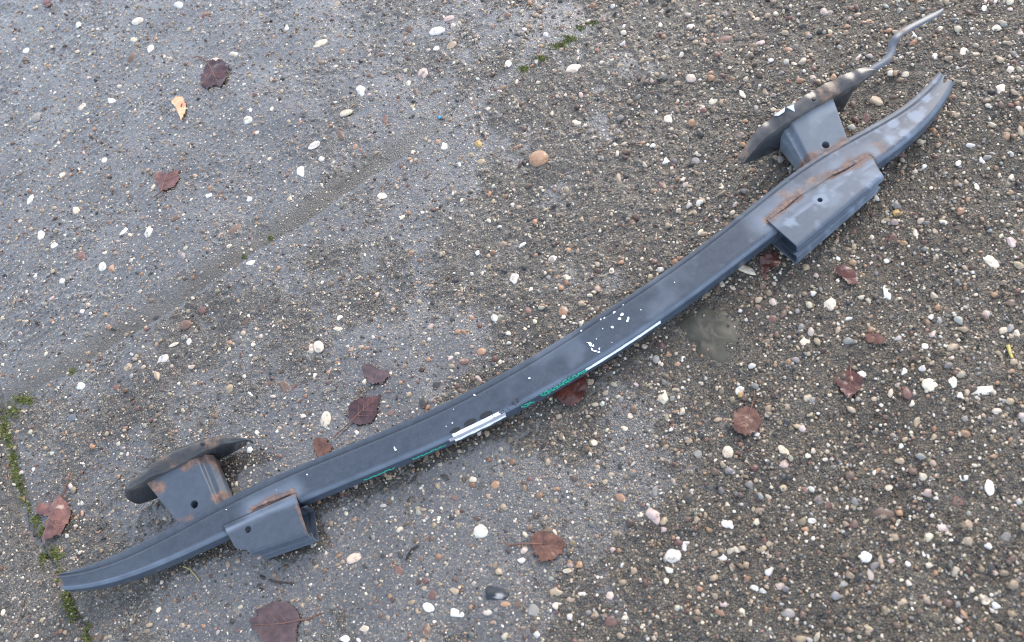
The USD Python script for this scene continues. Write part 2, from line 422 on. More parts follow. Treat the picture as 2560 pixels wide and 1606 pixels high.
for k in (0, 1, 2):
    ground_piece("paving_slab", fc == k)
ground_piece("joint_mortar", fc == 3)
bed = trimesh.creation.box((8, 8, .02)); bed.apply_translation((-.3, .6, -.05))
put("ground", bed, mat_plain("ground_bed", (.09, .085, .075), .7, .4, 40), kind="structure", smooth=False, label="grey ground under the paving slabs")

# stones: a few shapes, upper part only
SHAPES = []
for k in range(14):
    s = trimesh.creation.icosphere(subdivisions=2)
    v = np.array(s.vertices)
    q = 1.25 + .2 * (k % 3)
    amp = .55 if k % 2 else .35
    v *= (1 - amp / 2 + amp * fbm(v * q + 7 * k, 2, k))[:, None]
    if k % 3 != 1:                     # broken faces
        for _ in range(4):
            d = rng.normal(size=3); d[2] = abs(d[2]) * .7; d /= np.linalg.norm(d)
            over = np.maximum(v @ d - .62, 0); v -= over[:, None] * d
    v[:, 2] *= .50
    f = np.array(s.faces); f = f[(v[f][:, :, 2] > -.32).any(1)]
    ids, inv = np.unique(f, return_inverse=True)
    SHAPES.append((v[ids], inv.reshape(-1, 3)))
SMALL = []
for k in range(10):
    s = trimesh.creation.icosphere(subdivisions=1)
    v = np.array(s.vertices); v *= (.62 + .7 * fbm(v * 1.4 + 5 * k, 2, 50 + k))[:, None]; v[:, 2] *= .7
    for _ in range(4):
        d = rng.normal(size=3); d[2] = abs(d[2]) * .8; d /= np.linalg.norm(d)
        over = np.maximum(v @ d - .55, 0); v -= over[:, None] * d
    f = np.array(s.faces); f = f[(v[f][:, :, 2] > -.2).any(1)]
    ids, inv = np.unique(f, return_inverse=True)
    SMALL.append((v[ids], inv.reshape(-1, 3)))

TINT = dict(W=(.62, .58, .51), C=(.60, .50, .36), T=(.34, .25, .155), O=(.34, .18, .09), R=(.15, .070, .052), B=(.13, .080, .055), G=(.22, .205, .185), D=(.042, .040, .038), P=(.46, .34, .29), S=(.13, .15, .17), K=(.012, .015, .02), Y=(.42, .27, .05))
# pixel, width and height of the stones the photograph lets one name, with their colour
TINT = {k: tuple(.80 * x + .20 * sum(c) / 3 for x in c) for k, c in TINT.items()}
ST_LIST = """450 16 25 18 W;346 57 27 16 W;196 64 14 12 W;336 104 19 13 C;377 123 14 20 W;62 127 19 13 W;802 111 36 18 C;620 302 21 21 W;279 252 25 15 W;205 271 20 20 C;262 402 13 12 W;750 429 21 36 W;718 73 13 18 W;539 152 22 12 C;586 137 24 13 C;91 293 26 22 G;621 495 20 13 W;520 489 16 14 W;77 500 14 24 W;157 439 16 14 C;786 364 30 18 W;804 398 14 14 W;189 525 20 22 C;330 148 27 26 B;510 38 14 16 R;440 545 18 28 B;725 500 16 16 T;
1095 79 36 19 W;904 229 32 30 W;1057 182 27 26 P;1020 209 18 14 C;1270 162 18 18 W;1434 173 38 22 C;1089 123 18 12 W;1129 114 28 17 T;866 286 30 15 C;1111 364 23 20 W;1196 361 21 20 Y;1348 398 44 38 O;1668 296 25 29 C;1666 402 24 20 W;1441 307 24 16 C;1366 89 17 13 W;1202 404 20 14 T;1545 443 16 24 T;1655 461 18 29 R;955 491 24 16 C;962 300 16 26 R;887 366 13 16 O;1123 48 28 14 P;1185 268 12 14 O;841 12 16 16 T;1023 73 20 16 B;1267 40 22 16 R;1509 55 26 18 B;852 337 16 28 B;1040 230 18 20 B;1575 1040 14 14 C;1540 150 12 14 R;1646 235 14 26 K;1296 88 14 14 K;
104 587 30 16 W;166 585 18 14 W;137 614 18 15 W;313 580 14 25 W;371 585 24 30 W;259 669 16 22 W;627 660 27 16 W;89 691 14 14 W;157 704 14 13 W;457 641 23 23 G;586 575 22 29 B;280 673 22 19 O;204 644 20 28 R;466 814 27 25 B;612 803 14 23 R;407 898 30 27 W;204 966 21 20 W;711 966 28 42 B;573 973 21 21 T;816 1050 24 40 C;843 823 30 14 C;780 876 25 29 C;850 796 20 14 W;395 941 14 29 T;323 921 18 18 T;180 1044 24 18 S;627 985 23 11 W;475 857 11 17 W;506 776 22 20 R;435 862 24 10 C;608 833 12 12 T;292 768 12 18 B;389 796 24 16 D;675 960 22 12 B;290 970 26 18 R;540 1040 20 26 B;
1204 1330 34 33 W;1637 1291 48 42 P;1682 1391 44 32 W;1712 1364 34 30 W;1141 1534 42 28 W;1071 1519 31 23 W;1330 1528 34 36 G;1239 1486 70 46 K;886 1398 36 24 C;998 1427 29 32 R;1064 1580 35 40 B;1084 1489 21 23 R;1136 1477 32 20 T;1489 1537 30 28 T;1527 1552 34 30 R;1391 1480 38 34 T;1239 1214 22 20 O;1636 1227 22 28 G;1114 1196 16 34 D;1552 1245 30 18 O;861 1598 28 18 W;912 1571 25 22 C;1264 1512 24 14 O;1421 1427 28 14 C;1367 1330 34 28 B;1295 1512 16 20 B;1061 1471 16 16 T;999 1194 26 12 D;1430 1500 24 16 T;1456 1486 22 14 C;1525 1490 20 18 P;982 1220 32 18 D;941 1208 24 16 D;1003 1389 14 22 D;939 1390 14 14 B;958 1391 16 18 D;1183 1200 18 16 C;1136 1246 20 18 B;1098 1300 12 14 C;
1820 1130 26 30 C;1957 1125 42 26 C;1959 1164 30 26 P;1809 1391 30 22 W;1820 1311 34 30 W;2473 1221 24 36 W;2416 1312 36 24 T;2355 1320 34 32 P;2164 1393 30 28 W;2312 1384 22 31 W;2514 1339 28 28 G;1968 1532 38 26 G;2461 1498 30 28 C;2418 1355 32 22 T;1895 1473 42 14 W;1948 1466 34 26 P;1955 1418 26 22 B;2177 1437 16 28 P;1857 1530 22 24 C;2029 1302 24 14 W;2107 1325 20 20 W;1807 1512 22 18 P;1843 1373 26 18 C;1742 1134 26 22 G;1893 1086 14 13 W;2019 1141 14 12 C;2010 1224 20 20 R;2047 1250 26 22 R;2070 1262 18 20 R;1883 1270 13 30 T;1818 1260 16 26 C;2202 1400 12 26 T;2256 1505 28 20 T;2300 1245 16 10 C;2224 1110 18 14 R;2405 1198 18 18 W;2210 1283 56 32 B;2393 1254 48 30 R;1915 1445 14 14 O;1924 1360 20 16 T;1775 1218 26 16 D;1720 1247 24 20 D;2270 1410 14 14 W;2224 1400 24 16 P;2106 1462 30 22 G;
1866 676 58 16 C;1832 719 24 14 C;2012 853 28 28 C;2073 762 46 30 C;2216 734 22 40 W;2323 964 38 32 C;2377 958 26 28 W;2457 976 62 28 W;2477 655 28 42 C;2527 605 26 32 P;2382 871 36 22 T;2511 826 26 22 C;2539 834 20 26 C;2332 835 26 24 P;2154 937 22 18 W;2289 584 18 33 C;2268 984 28 28 R;2291 1053 26 32 T;2511 1003 22 22 S;2312 867 17 15 W;2093 648 14 13 W;2229 596 26 22 R;2243 534 26 16 Y;1851 700 12 12 C;1932 759 20 18 P;1931 800 24 20 R;2397 990 18 18 W;2281 1010 24 18 C;2187 1000 18 14 T;2210 1180 18 14 T;1849 977 22 24 W;1850 987 16 16 Y;1893 770 18 16 B;2030 1000 18 16 G;2336 579 14 22 T;2133 580 14 24 R;2215 655 14 12 W;2421 760 12 26 G;2349 800 24 18 G;
1727 70 20 14 W;1900 107 28 14 P;2286 89 22 27 W;2409 132 24 24 C;2339 143 22 18 W;2264 186 28 15 C;2500 223 40 22 C;2187 255 40 22 T;1727 196 28 20 P;1854 237 14 22 C;1782 250 26 18 C;1970 124 28 14 O;1761 102 16 18 O;2059 30 20 16 P;1739 400 20 18 G;2514 339 24 28 O;2552 86 18 20 P;2553 327 14 26 T;2175 53 20 14 O;2461 20 14 14 W;2523 177 30 14 C;2437 136 24 16 T;1814 98 46 18 R;1890 50 18 10 T;2166 295 16 30 R;1926 150 14 14 W;1985 160 18 9 C;2145 146 12 20 P;2032 197 14 13 P;1849 335 26 22 B;1915 232 18 26 T;2230 305 12 12 R;2485 385 24 10 G;2395 410 14 14 W;2454 400 18 18 W;2440 470 14 20 C;2530 440 18 26 C;1800 468 18 14 C;1712 460 24 16 P;1890 512 24 18 R;1945 430 30 16 D;1740 505 16 16 B;
1345 990 20 14 T;1560 1070 22 14 C;1660 995 30 40 C;1853 985 12 12 O;1690 975 20 12 T;1640 900 18 18 G;1706 897 20 16 W;1650 910 16 16 C;1693 910 16 14 O;1590 960 22 12 P;1475 955 22 18 T;1408 780 24 28 O;1415 692 24 20 C;1380 650 30 22 W;1410 795 10 10 W;1283 695 26 34 W;1305 612 32 10 W;1530 680 12 14 C;1377 740 18 14 B;1492 773 14 16 B;1512 755 24 18 D;1320 780 16 20 R;1237 797 16 20 W;1310 838 20 24 D;1395 690 12 10 O;845 905 12 16 O;790 940 20 16 C;735 970 13 22 R;800 870 22 30 C;880 878 16 14 O;825 933 18 14 O;1205 880 22 18 O;1197 946 24 22 P;1160 905 26 16 R;1090 965 26 26 D;1150 975 24 18 B;1060 1010 22 30 D;976 1035 18 16 B;905 973 16 16 W;843 995 16 14 O;766 965 14 12 C;720 965 12 12 W;1030 1000 14 10 C;810 1052 28 44 C;820 1118 26 30 P;780 1087 16 12 T"""
ST_LIST = [s.split() for s in ST_LIST.replace("\n", "").split(";") if s.strip()]

named = []
for s in ST_LIST[:300]:
    u, v, w, h_ = map(float, s[:4])
    c = G(u, v)
    ax = np.linalg.norm(G(u + w / 2, v) - G(u - w / 2, v)) / 2
    ay = np.linalg.norm(G(u, v + h_ / 2) - G(u, v - h_ / 2)) / 2
    named.append((c[0], c[1], ax, ay, s[4]))
spots = np.array([(a[0], a[1], max(a[2], a[3])) for a in named])


def stone_mesh(shape, x, y, ax, ay, rot, lift=-.08):
    v, f = shape
    rr = min(ax, ay)
    w = v * [ax * 1.05, ay * 1.05, rr * .95]
    c, s = math.cos(rot), math.sin(rot)
    w = np.stack([w[:, 0] * c - w[:, 1] * s + x, w[:, 0] * s + w[:, 1] * c + y, w[:, 2] + float(ground_z(x, y)) + rr * lift], 1)
    return trimesh.Trimesh(w, f, process=False)


EXTRA = {(1239, 1486): "black glossy flint with a pale chipped edge", (1204, 1330): "white ring shaped flint pebble", (1348, 398): "large orange brown pebble"}
for k, (x_, y_, ax, ay, c) in enumerate(named):
    t = np.array(TINT[c]) * rng.uniform(.8, 1.12) * (1 + rng.normal(0, .018, 3))
    sh = SHAPES[k % len(SHAPES)] if c != "K" else SHAPES[3]
    m = stone_mesh(sh, x_, y_, ax, ay, rng.normal(0, .35))
    key = tuple(int(float(q)) for q in ST_LIST[k][:2])
    two = np.array(TINT[rng.choice(list("TBDG"))])

    def tint(vv, t=t, two=two, c=c, k=k):
        f_ = smoothstep(.60, .72, fbm(vv * 210 + k, 2, k))[:, None]
        if c == "K":
            f_ = smoothstep(.62, .70, fbm(vv * 90 + k, 2, k))[:, None]
            return t * (1 - f_) + np.array([.3, .3, .3]) * f_
        return t * (1 - f_ * .7) + two * f_ * .7
    put("pebble", m, M_STONE, pave, smooth=55 if k % 3 == 0 else True, attr={"tint": tint}, label=EXTRA.get(key))


def scatter(name, n, lo, hi, power, shapes, seed, weights, clear):
    g = np.random.default_rng(seed)
    x_ = g.uniform(X0, X1, n); y_ = g.uniform(Y0, Y1, n)
    p = np.stack([x_, y_, np.zeros(n)], 1)
    ok = seen(p, 60)
    den = .45 + .9 * fbm(p * 22, 2, seed)
    a1 = signed(p, J1); inband = (a1 > -.004) & (a1 < .032) & (x_ < -.3)
    ok &= g.random(n) < np.where(inband, .42 * den, den)
    d = np.min(np.linalg.norm(p[:, None, :2] - spots[None, :, :2], axis=2) - spots[None, :, 2] * clear, axis=1) if clear else np.ones(n)
    ok &= d > 0
    c_ = G(1768, 842)
    ok &= (np.hypot(x_ - c_[0], y_ - c_[1]) > .045) | ((g.random(n) < .25) & (hi < .003))
    x_, y_ = x_[ok], y_[ok]; n = len(x_)
    rad = (lo + (hi - lo) * g.random(n) ** power) * (1.0 + .36 * smoothstep(-.5, .2, x_))
    rot = g.uniform(0, 6.283, n); asp = g.uniform(.62, 1.0, n)
    keys = list(weights); pr = np.array([weights[k] for k in keys]); pr = pr / pr.sum()
    col = np.array([TINT[k] for k in keys])[g.choice(len(keys), n, p=pr)]
    col = col * g.uniform(.45, 1.05, (n, 1)) * (1 + g.normal(0, .025, (n, 3)))
    zz = ground_z(x_, y_)
    which = g.integers(0, len(shapes), n)
    vs, fs, cs, at = [], [], [], 0
    for k, (v, f) in enumerate(shapes):
        i = np.nonzero(which == k)[0]
        if not len(i):
            continue
        c, s = np.cos(rot[i])[:, None], np.sin(rot[i])[:, None]
        vx, vy, vz = v[:, 0] * rad[i, None], v[:, 1] * (rad * asp)[i, None], v[:, 2] * (rad * asp)[i, None]
        W = np.stack([vx * c - vy * s + x_[i, None], vx * s + vy * c + y_[i, None], vz * .85 + (zz + (.10 + .06 * smoothstep(-.6, .1, x_)) * rad * asp)[i, None]], 2)
        vs.append(W.reshape(-1, 3)); cs.append(np.repeat(col[i], len(v), 0))
        fs.append((f[None] + (np.arange(len(i)) * len(v))[:, None, None]).reshape(-1, 3) + at); at += len(i) * len(v)
    vs, fs, cs = np.vstack(vs), np.vstack(fs), np.vstack(cs)
    put(name, trimesh.Trimesh(vs, fs, process=False), M_STONE, pave, smooth=True, attr={"tint": np.clip(cs, 0, .9)}, kind="stuff")
    return n, len(fs)


MIX = dict(W=.05, C=.12, T=.28, O=.11, R=.06, B=.15, G=.10, D=.06, P=.03)
print("mid", scatter("small_pebbles", 27000, .0013, .0046, 2.6, SHAPES[:0] + SMALL, 71, MIX, .95))
GRIT = []
for k in range(8):
    s = trimesh.creation.icosphere(subdivisions=0)
    v = np.array(s.vertices) * rng.uniform(.7, 1.2, (12, 1)); f = np.array(s.faces); f = f[(v[f][:, :, 2] > .05).any(1)]
    ids, inv = np.unique(f, return_inverse=True)
    GRIT.append((v[ids], inv.reshape(-1, 3)))
print("grit", scatter("grit", 130000, .0007, .0019, 2.0, GRIT, 72, dict(W=.06, C=.20, T=.24, O=.06, R=.02, B=.12, G=.18, D=.12), .7))

# ------------------------------------------------------------------ the steel bumper beam
ZB = .014            # underside of the bar
rear = GG([(134, 1438), (239, 1402), (332, 1368), (415, 1327), (491, 1289), (564, 1247), (651, 1203), (740, 1167), (798, 1143), (866, 1116), (949, 1079), (1032, 1043), (1115, 1006), (1198, 968), (1283, 919), (1366, 870), (1449, 816), (1532, 763), (1615, 709), (1698, 655), (1778, 598), (1873, 516), (1946, 458), (2018, 406), (2091, 362), (2164, 325), (2226, 288), (2273, 250), (2317, 211), (2357, 171)], HB - .004)
groove = GG([(141, 1440), (239, 1418), (325, 1388), (415, 1349), (491, 1306), (564, 1265), (651, 1220), (740, 1181), (798, 1158), (866, 1131), (949, 1095), (1032, 1060), (1115, 1022), (1198, 983), (1283, 935), (1366, 885), (1449, 831), (1532, 777), (1615, 723), (1698, 669), (1778, 612), (1873, 529), (1946, 470), (2018, 418), (2091, 374), (2164, 338), (2226, 302), (2273, 266), (2317, 229), (2357, 190)], HB)
front = GG([(143, 1472), (186, 1466), (282, 1448), (375, 1420), (448, 1388), (491, 1364), (564, 1328), (640, 1296), (700, 1271), (753, 1251), (798, 1232), (932, 1171), (1032, 1131), (1115, 1096), (1198, 1060), (1264, 1026), (1366, 968), (1463, 912), (1532, 868), (1615, 814), (1698, 758), (1781, 701), (1864, 638), (1925, 585), (2010, 523), (2100, 460), (2198, 401), (2255, 360), (2309, 310), (2357, 250), (2386, 196)], HB)
CH0, CH1 = G(138, 1452, HB), G(2370, 190, HB)
AX = (CH1 - CH0)[:2]; LEN = np.linalg.norm(AX); AX /= LEN
AY = np.array([-AX[1], AX[0]])


def chord(p):
    q = np.atleast_2d(p)[:, :2] - CH0[:2]
    return q @ AX, q @ AY


def unchord(a, bb, z):
    a, bb, z = np.broadcast_arrays(np.asarray(a, float), bb, z)
    return np.stack([CH0[0] + a * AX[0] + bb * AY[0], CH0[1] + a * AX[1] + bb * AY[1], z], -1)


def curve(L):
    from scipy.interpolate import UnivariateSpline
    a, bb = chord(L)
    o = np.argsort(a)
    return UnivariateSpline(a[o] / LEN * 2 - 1, bb[o], k=4, s=len(a) * .0010 ** 2)


_r, _g, _f = curve(rear), curve(groove), curve(front)
ev = lambda c, a: c(np.clip(np.asarray(a) / LEN * 2 - 1, -1.06, 1.06))
yR, yG, yF = (lambda a: ev(_r, a)), (lambda a: np.minimum(ev(_g, a), ev(_r, a) - .003)), (lambda a: ev(_f, a))

# section, from the rear lip over the top and down the front: (weights of rear, groove, front) + offset, z
SEC = [("R", 0.0, HB - .0075), ("R", .0003, HB - .0050), ("R", -.001, HB - .0040), ("RG", 0, HB - .0036), ("G", .0024, HB - .0036), ("G", .0012, HB - .0042), ("G", .0003, HB - .0038), ("G", -.0008, HB - .0012), ("G", -.0018, HB - .0003), ("G", -.0035, HB)]
SEC += [("T", t, HB - .0004 * math.sin(math.pi * t)) for t in np.linspace(.18, .80, 15)]
SEC += [("F", .0050, HB), ("F", .0024, HB - .0006), ("F", .0004, HB - .0020), ("F", -.0010, HB - .0042), ("F", -.0016, HB - .0068), ("F", -.0016, HB - .011), ("F", -.0014, HB - .016), ("F", -.0014, HB - .021), ("F", -.0010, ZB + .004), ("F", .0006, ZB + .0015), ("F", .004, ZB), ("T", .5, ZB), ("G", -.003, ZB), ("G", 0.0, ZB + .002), ("G", .0006, ZB + .012), ("G", .0006, HB - .0085), ("RG", 0, HB - .0080)]
NS = 460
loops = []
endL = lambda s: .000 + .006 * np.exp(-((s - .42) / .28) ** 2) + .003 * smoothstep(.75, 1.0, s)
endR = lambda s: .000 + .010 * np.exp(-((s - .38) / .22) ** 2) + .001 * s
for i in range(NS):
    q = i / (NS - 1)
    L = []
    for kind_, o, z_ in SEC:
        s = {"R": -.05, "RG": .02, "G": .1, "F": 1.0}.get(kind_, o)
        a = endL(s) + q * (LEN - endL(s) - endR(s))
        R_, G_, F_ = float(yR(a)), float(yG(a)), float(yF(a))
        bb = {"R": R_ + o, "RG": (R_ + G_) / 2, "G": G_ + o, "F": F_ + (o if o < .001 else o * min(1, (G_ - F_) / .032)), "T": G_ * (1 - o) + F_ * o}[kind_]
        L.append(unchord(a, bb, z_))
    loops.append(np.array(L).reshape(-1, 3))
loops = np.array(loops)
cen = loops.mean(1, keepdims=True)
inner = loops + (cen - loops) * np.array([.13, .13, .13])


def tube_of(outer, inn, depth=9):
    """Closed steel section, hollow for a little way at both ends."""
    n, k = outer.shape[:2]
    parts_v = [outer.reshape(-1, 3)]; f = [grid_faces(n, k, True)]
    at = n * k
    for end, rows in ((0, range(0, depth)), (1, range(n - 1, n - 1 - depth, -1))):
        I = inn[list(rows)]
        parts_v.append(I.reshape(-1, 3))
        g = grid_faces(depth, k, True) + at
        f.append(g[:, ::-1] if end == 0 else g)
        o = 0 if end == 0 else (n - 1) * k
        j = np.arange(k); jn = (j + 1) % k
        ring = np.vstack([np.stack([o + j, o + jn, at + jn], 1), np.stack([o + j, at + jn, at + j], 1)])
        f.append(ring if end == 0 else ring[:, ::-1])
        c = I[-1].mean(0)
        parts_v.append(c[None]); cc = at + depth * k
        last = at + (depth - 1) * k
        f.append(np.stack([last + j, last + jn, np.full(k, cc)], 1))
        at += depth * k + 1
    m = trimesh.Trimesh(np.vstack(parts_v), np.vstack(f), process=False)
    return m


WELDS = [(GG([(633, 1273), (680, 1250), (726, 1233)]), .0060, 1.0), (GG([(1920, 550), (1960, 518), (1994, 491)]), .0085, 1.0), (GG([(2083, 436), (2130, 412), (2172, 392)]), .0090, 1.0),
         (GG([(495, 1395), (560, 1352)]), .0065, .85), (GG([(2000, 405), (2130, 335)]), .011, .62), (GG([(1960, 490), (2110, 415)]), .014, .5), (GG([(2140, 400), (2190, 372)]), .017, .5),
         (GG([(365, 1208), (395, 1222)]), .011, .85), (GG([(470, 1160), (520, 1138), (540, 1160)]), .010, .95), (GG([(436, 1298), (470, 1290)]), .006, .6), (GG([(530, 1240), (556, 1228)]), .008, .7), (GG([(390, 1225), (436, 1300)]), .006, .45),
         (GG([(2000, 292), (2052, 262)]), .008, .55), (GG([(2008, 392), (2040, 378)]), .006, .9), (GG([(1935, 335), (1990, 412)]), .009, .5), (GG([(2186, 398), (2206, 430)]), .005, .7), (GG([(1920, 555), (1988, 628)]), .0025, .6), (GG([(738, 1240), (768, 1332)]), .0022, .7), (GG([(136, 1437), (150, 1462)]), .004, .8)]


def signed_front(v):
    a, bb = chord(v)
    return bb - yF(a)


OUTLINES = [GG(q, HB) for q in ([(559, 1314), (640, 1277), (736, 1234)], [(737, 1234), (768, 1330)], [(557, 1316), (575, 1350), (588, 1373)], [(1919, 550), (1990, 497), (2080, 441), (2177, 387)], [(2178, 388), (2206, 434)], [(1918, 552), (1989, 614)])]


def wear(scale=1.0, haze0=0.0, seam_shade=1.0):  # rust and wear, plus painted edge highlight, front shade and seam shade
    def fn(v):
        q = np.stack([v[:, 0], v[:, 1], v[:, 2] * .5], 1)
        r_ = np.zeros(len(v))
        for L, w, s in WELDS:
            sh = L * 1.0
            r_ = np.maximum(r_, s * np.exp(-(line_dist(q + (fbm(q * 90, 2, 8)[:, None] - .5) * .006, sh * np.array([1 - HB / CAM, 1 - HB / CAM, 1])) / w) ** 2))
        r_ = .85 * smoothstep(.22, .85, r_ + (fbm(q * 75, 4, 33) - .5) * 1.0 * np.minimum(1, r_ * 4))
        a, bb_ = chord(v)
        rightness = smoothstep(.72 * LEN, .90 * LEN, a)
        blot = smoothstep(.50, .66, fbm(q * 38, 4, 17))
        small = smoothstep(.60, .70, fbm(q * 95, 3, 27)) * smoothstep(.6 * LEN, .95 * LEN, a)
        h_ = haze0 + .12 * fbm(q * 16, 3, 5) + rightness * (.34 * blot + .14) + .45 * small + .20 * smoothstep(.45, .62, fbm(q * 24, 3, 37)) * smoothstep(.42 * LEN, .52 * LEN, a) * (1 - smoothstep(.62 * LEN, .7 * LEN, a))
        for c_, rad in ((G(2290, 290, HB), .009), (G(2233, 310, HB), .006), (G(2258, 332, HB), .006), (G(2315, 245, HB), .007), (G(2050, 500, HB), .0085), (G(2120, 430, HB), .008), (G(1975, 560, HB), .007)):
            d = np.hypot(v[:, 0] - c_[0], v[:, 1] - c_[1]) + (fbm(q * 150, 2, 3) - .5) * .008
            h_ = np.maximum(h_, .85 * (1 - smoothstep(rad * .7, rad * 1.2, d)))
        for L, w, s in WELDS[:3]:
            h_ = np.maximum(h_, .55 * np.exp(-(line_dist(q, L * np.array([1 - HB / CAM, 1 - HB / CAM, 1])) / (w * 2.6)) ** 2) * (0.6 + .8 * fbm(q * 70, 2, 9)))
        edge = np.abs(signed_front(v))
        top_ = v[:, 2] > HB - .0065
        h_ = np.where(top_ & (edge < .006), np.maximum(h_, .75 * np.exp(-((edge - .001) / .0013) ** 2) * (.5 + .8 * fbm(q * 60, 2, 19))), h_)  # highlight along the front edge painted in as a pale broken line
        h_ = np.where((v[:, 2] < HB - .0065) & (edge < .004), h_ * .3, h_)  # front face painted darker than the top, shade put into the colour
        seam_dark = np.zeros(len(v))  # thin shadow lines painted along the bracket seams and the lip groove
        for L in OUTLINES:
            seam_dark = np.maximum(seam_dark, np.exp(-(line_dist(v, L) / .0011) ** 2))
        seam_dark = np.maximum(seam_dark, .8 * np.exp(-((bb_ - yG(a)) / .0009) ** 2) * (v[:, 2] > HB - .006) * (.55 + .6 * (a < .45 * LEN)))
        return np.clip(np.stack([r_ * scale, h_, seam_dark * seam_shade], 1), 0, 1)
    return fn


beam = thing("bumper_beam", "curved black painted steel bumper beam with rusty welds lying on wet paving", "bumper beam")
put("bar", tube_of(loops, inner), M_PAINT, beam, smooth=32, attr={"wear": wear()})


# --- the two welded brackets on the front: top plate with bent lip, lower channel
def ruled(L, R, n):
    L, R = np.asarray(L, float), np.asarray(R, float)
    t = np.linspace(0, 1, n)[None, :, None]
    return L[:, None] * (1 - t) + R[:, None] * t


ZP = HB + .0028


def bracket(name, seamL, seamR, edgeL, frontL, frontR, n, hole, hr, lowL, lowR, lowtop, label):
    """px points: seam left/right, extra points down the left edge, front corners of the top plate, ends of the lower channel's wall."""
    Ls = [G(*seamL, ZP)] + [G(*e, ZP) for e in edgeL] + [G(*frontL, ZP)]
    k = len(Ls)
    R0, R1 = G(*seamR, ZP), G(*frontR, ZP)
    Ld = resample(np.array(Ls), 16); Rd = resample(np.array([R0, R1]), 16)
    along = (R1 - Ls[-1]); along /= np.linalg.norm(along); out = np.array([along[1], -along[0], 0.0])
    if out @ (Ls[-1] - Ls[0]) < 0:
        out = -out
    bend = [(.0016, -.0004), (.0030, -.0014), (.0040, -.0030), (.0044, -.0055), (.0045, -.0095)]
    Lb = np.vstack([Ld] + [Ls[-1] + out * o + [0, 0, d] for o, d in bend]); Rb = np.vstack([Rd] + [R1 + out * o + [0, 0, d] for o, d in bend])
    m = sheet(ruled(Lb, Rb, n), .0024)
    m = drill(m, G(*hole, ZP), hr)
    b_ = put("bracket_plate", m, M_PAINT, beam, smooth=35, attr={"wear": wear(1.0, .06 if name == "left" else .16, 0.0)}, label=label)
    # lower channel: wall in front with rounded upper edge, floor reaching back under the bar
    A, B = G(*lowL, lowtop), G(*lowR, lowtop)
    prof = [(-.0030, -.0010), (-.0016, 0), (.0000, -.0004), (.0012, -.0016), (.0016, -.0040), (.0016, -.0110), (.0010, -.0138), (-.001, -.0152), (-.006, -.0155), (-.030, -.0155), (-.0325, -.0145), (-.0330, -.006), (-.0332, .002)]
    rows = ruled([A + out * o + [0, 0, d] for o, d in prof], [B + out * o + [0, 0, d] for o, d in prof], max(12, n // 2))
    put("bracket_channel", sheet(rows, .0022), M_PAINT, beam, smooth=35, attr={"wear": wear(.6, .10 if name == "left" else .2)})


bracket("left", (559, 1315), (736.5, 1235), [(588, 1371)], (625, 1376), (766, 1330), 44, (620, 1324), .0038, (652, 1386), (782, 1341), HB - .0105, "short bracket plate with a chamfered corner and a round hole")
bracket("right", (1920, 551), (2176, 388), [], (1989, 612), (2204, 434), 70, (2050, 500), .0030, (1990, 640), (2192, 463), HB - .0105, "long bracket plate with pale stains round a small hole")

# weld beads
for pts, w in (([(633, 1272), (655, 1260), (680, 1250), (705, 1241), (726, 1233)], .0028), ([(1919, 550), (1938, 535), (1958, 519), (1978, 503), (1994, 491)], .0034), ([(2083, 436), (2105, 424), (2130, 411), (2152, 400), (2172, 390)], .0034)):
    P_ = smooth_line(GG(pts, HB + .0006), 40)
    P_[:, 2] += (fbm(P_ * 300, 2, 6) - .5) * .0015
    put("weld_bead", tube(P_, w * (.2 + 1.0 * fbm(P_ * 230, 2, 4)) * np.sin(np.linspace(.25, 2.9, 40)) ** .5, 10, .42), M_PAINT, beam, smooth=True, attr={"wear": lambda v: np.stack([.55 + 1.5 * (fbm(v * 330, 2, 2) - .35), np.full(len(v), .35), np.zeros(len(v))], 1)})


# --- crash cans and flanges behind
def loft(A, B, n=40):
    """Closed tube between the section loops A and B."""
    A, B = np.asarray(A), np.asarray(B)
    V_ = np.stack([A * (1 - t) + B * t for t in np.linspace(0, 1, n)])
    k = len(A)
    f = grid_faces(n, k, True)
    W_ = np.vstack([V_.reshape(-1, 3), A.mean(0)[None], B.mean(0)[None]])
    j = np.arange(k); jn = (j + 1) % k; o = (n - 1) * k
    f = np.vstack([f, np.stack([np.full(k, n * k), jn, j], 1), np.stack([np.full(k, n * k + 1), o + j, o + jn], 1)])
    m = trimesh.Trimesh(W_, f, process=False); trimesh.repair.fix_normals(m)
    if m.volume < 0:
        m.invert()
    return m


def can(pl, br, hole, hr):
    """pl, br: (u, v, z) rings at the flange and at the bar, same count."""
    A, B = chaikin(densify(GG(pl)), 2, True), chaikin(densify(GG(br)), 2, True)
    m = loft(A, B + (B - A) * .16 + [0, 0, -.002])
    m = drill(m, G(hole[0], hole[1], .036), hr)
    return m


def densify(Pt, n=3):
    Q = np.roll(Pt, -1, 0)
    return np.vstack([[a * (1 - t) + b_ * t for t in (np.array([.0, .18, .82]) if np.linalg.norm(b_ - a) > .008 else [0.0])] for a, b_ in zip(Pt, Q)])


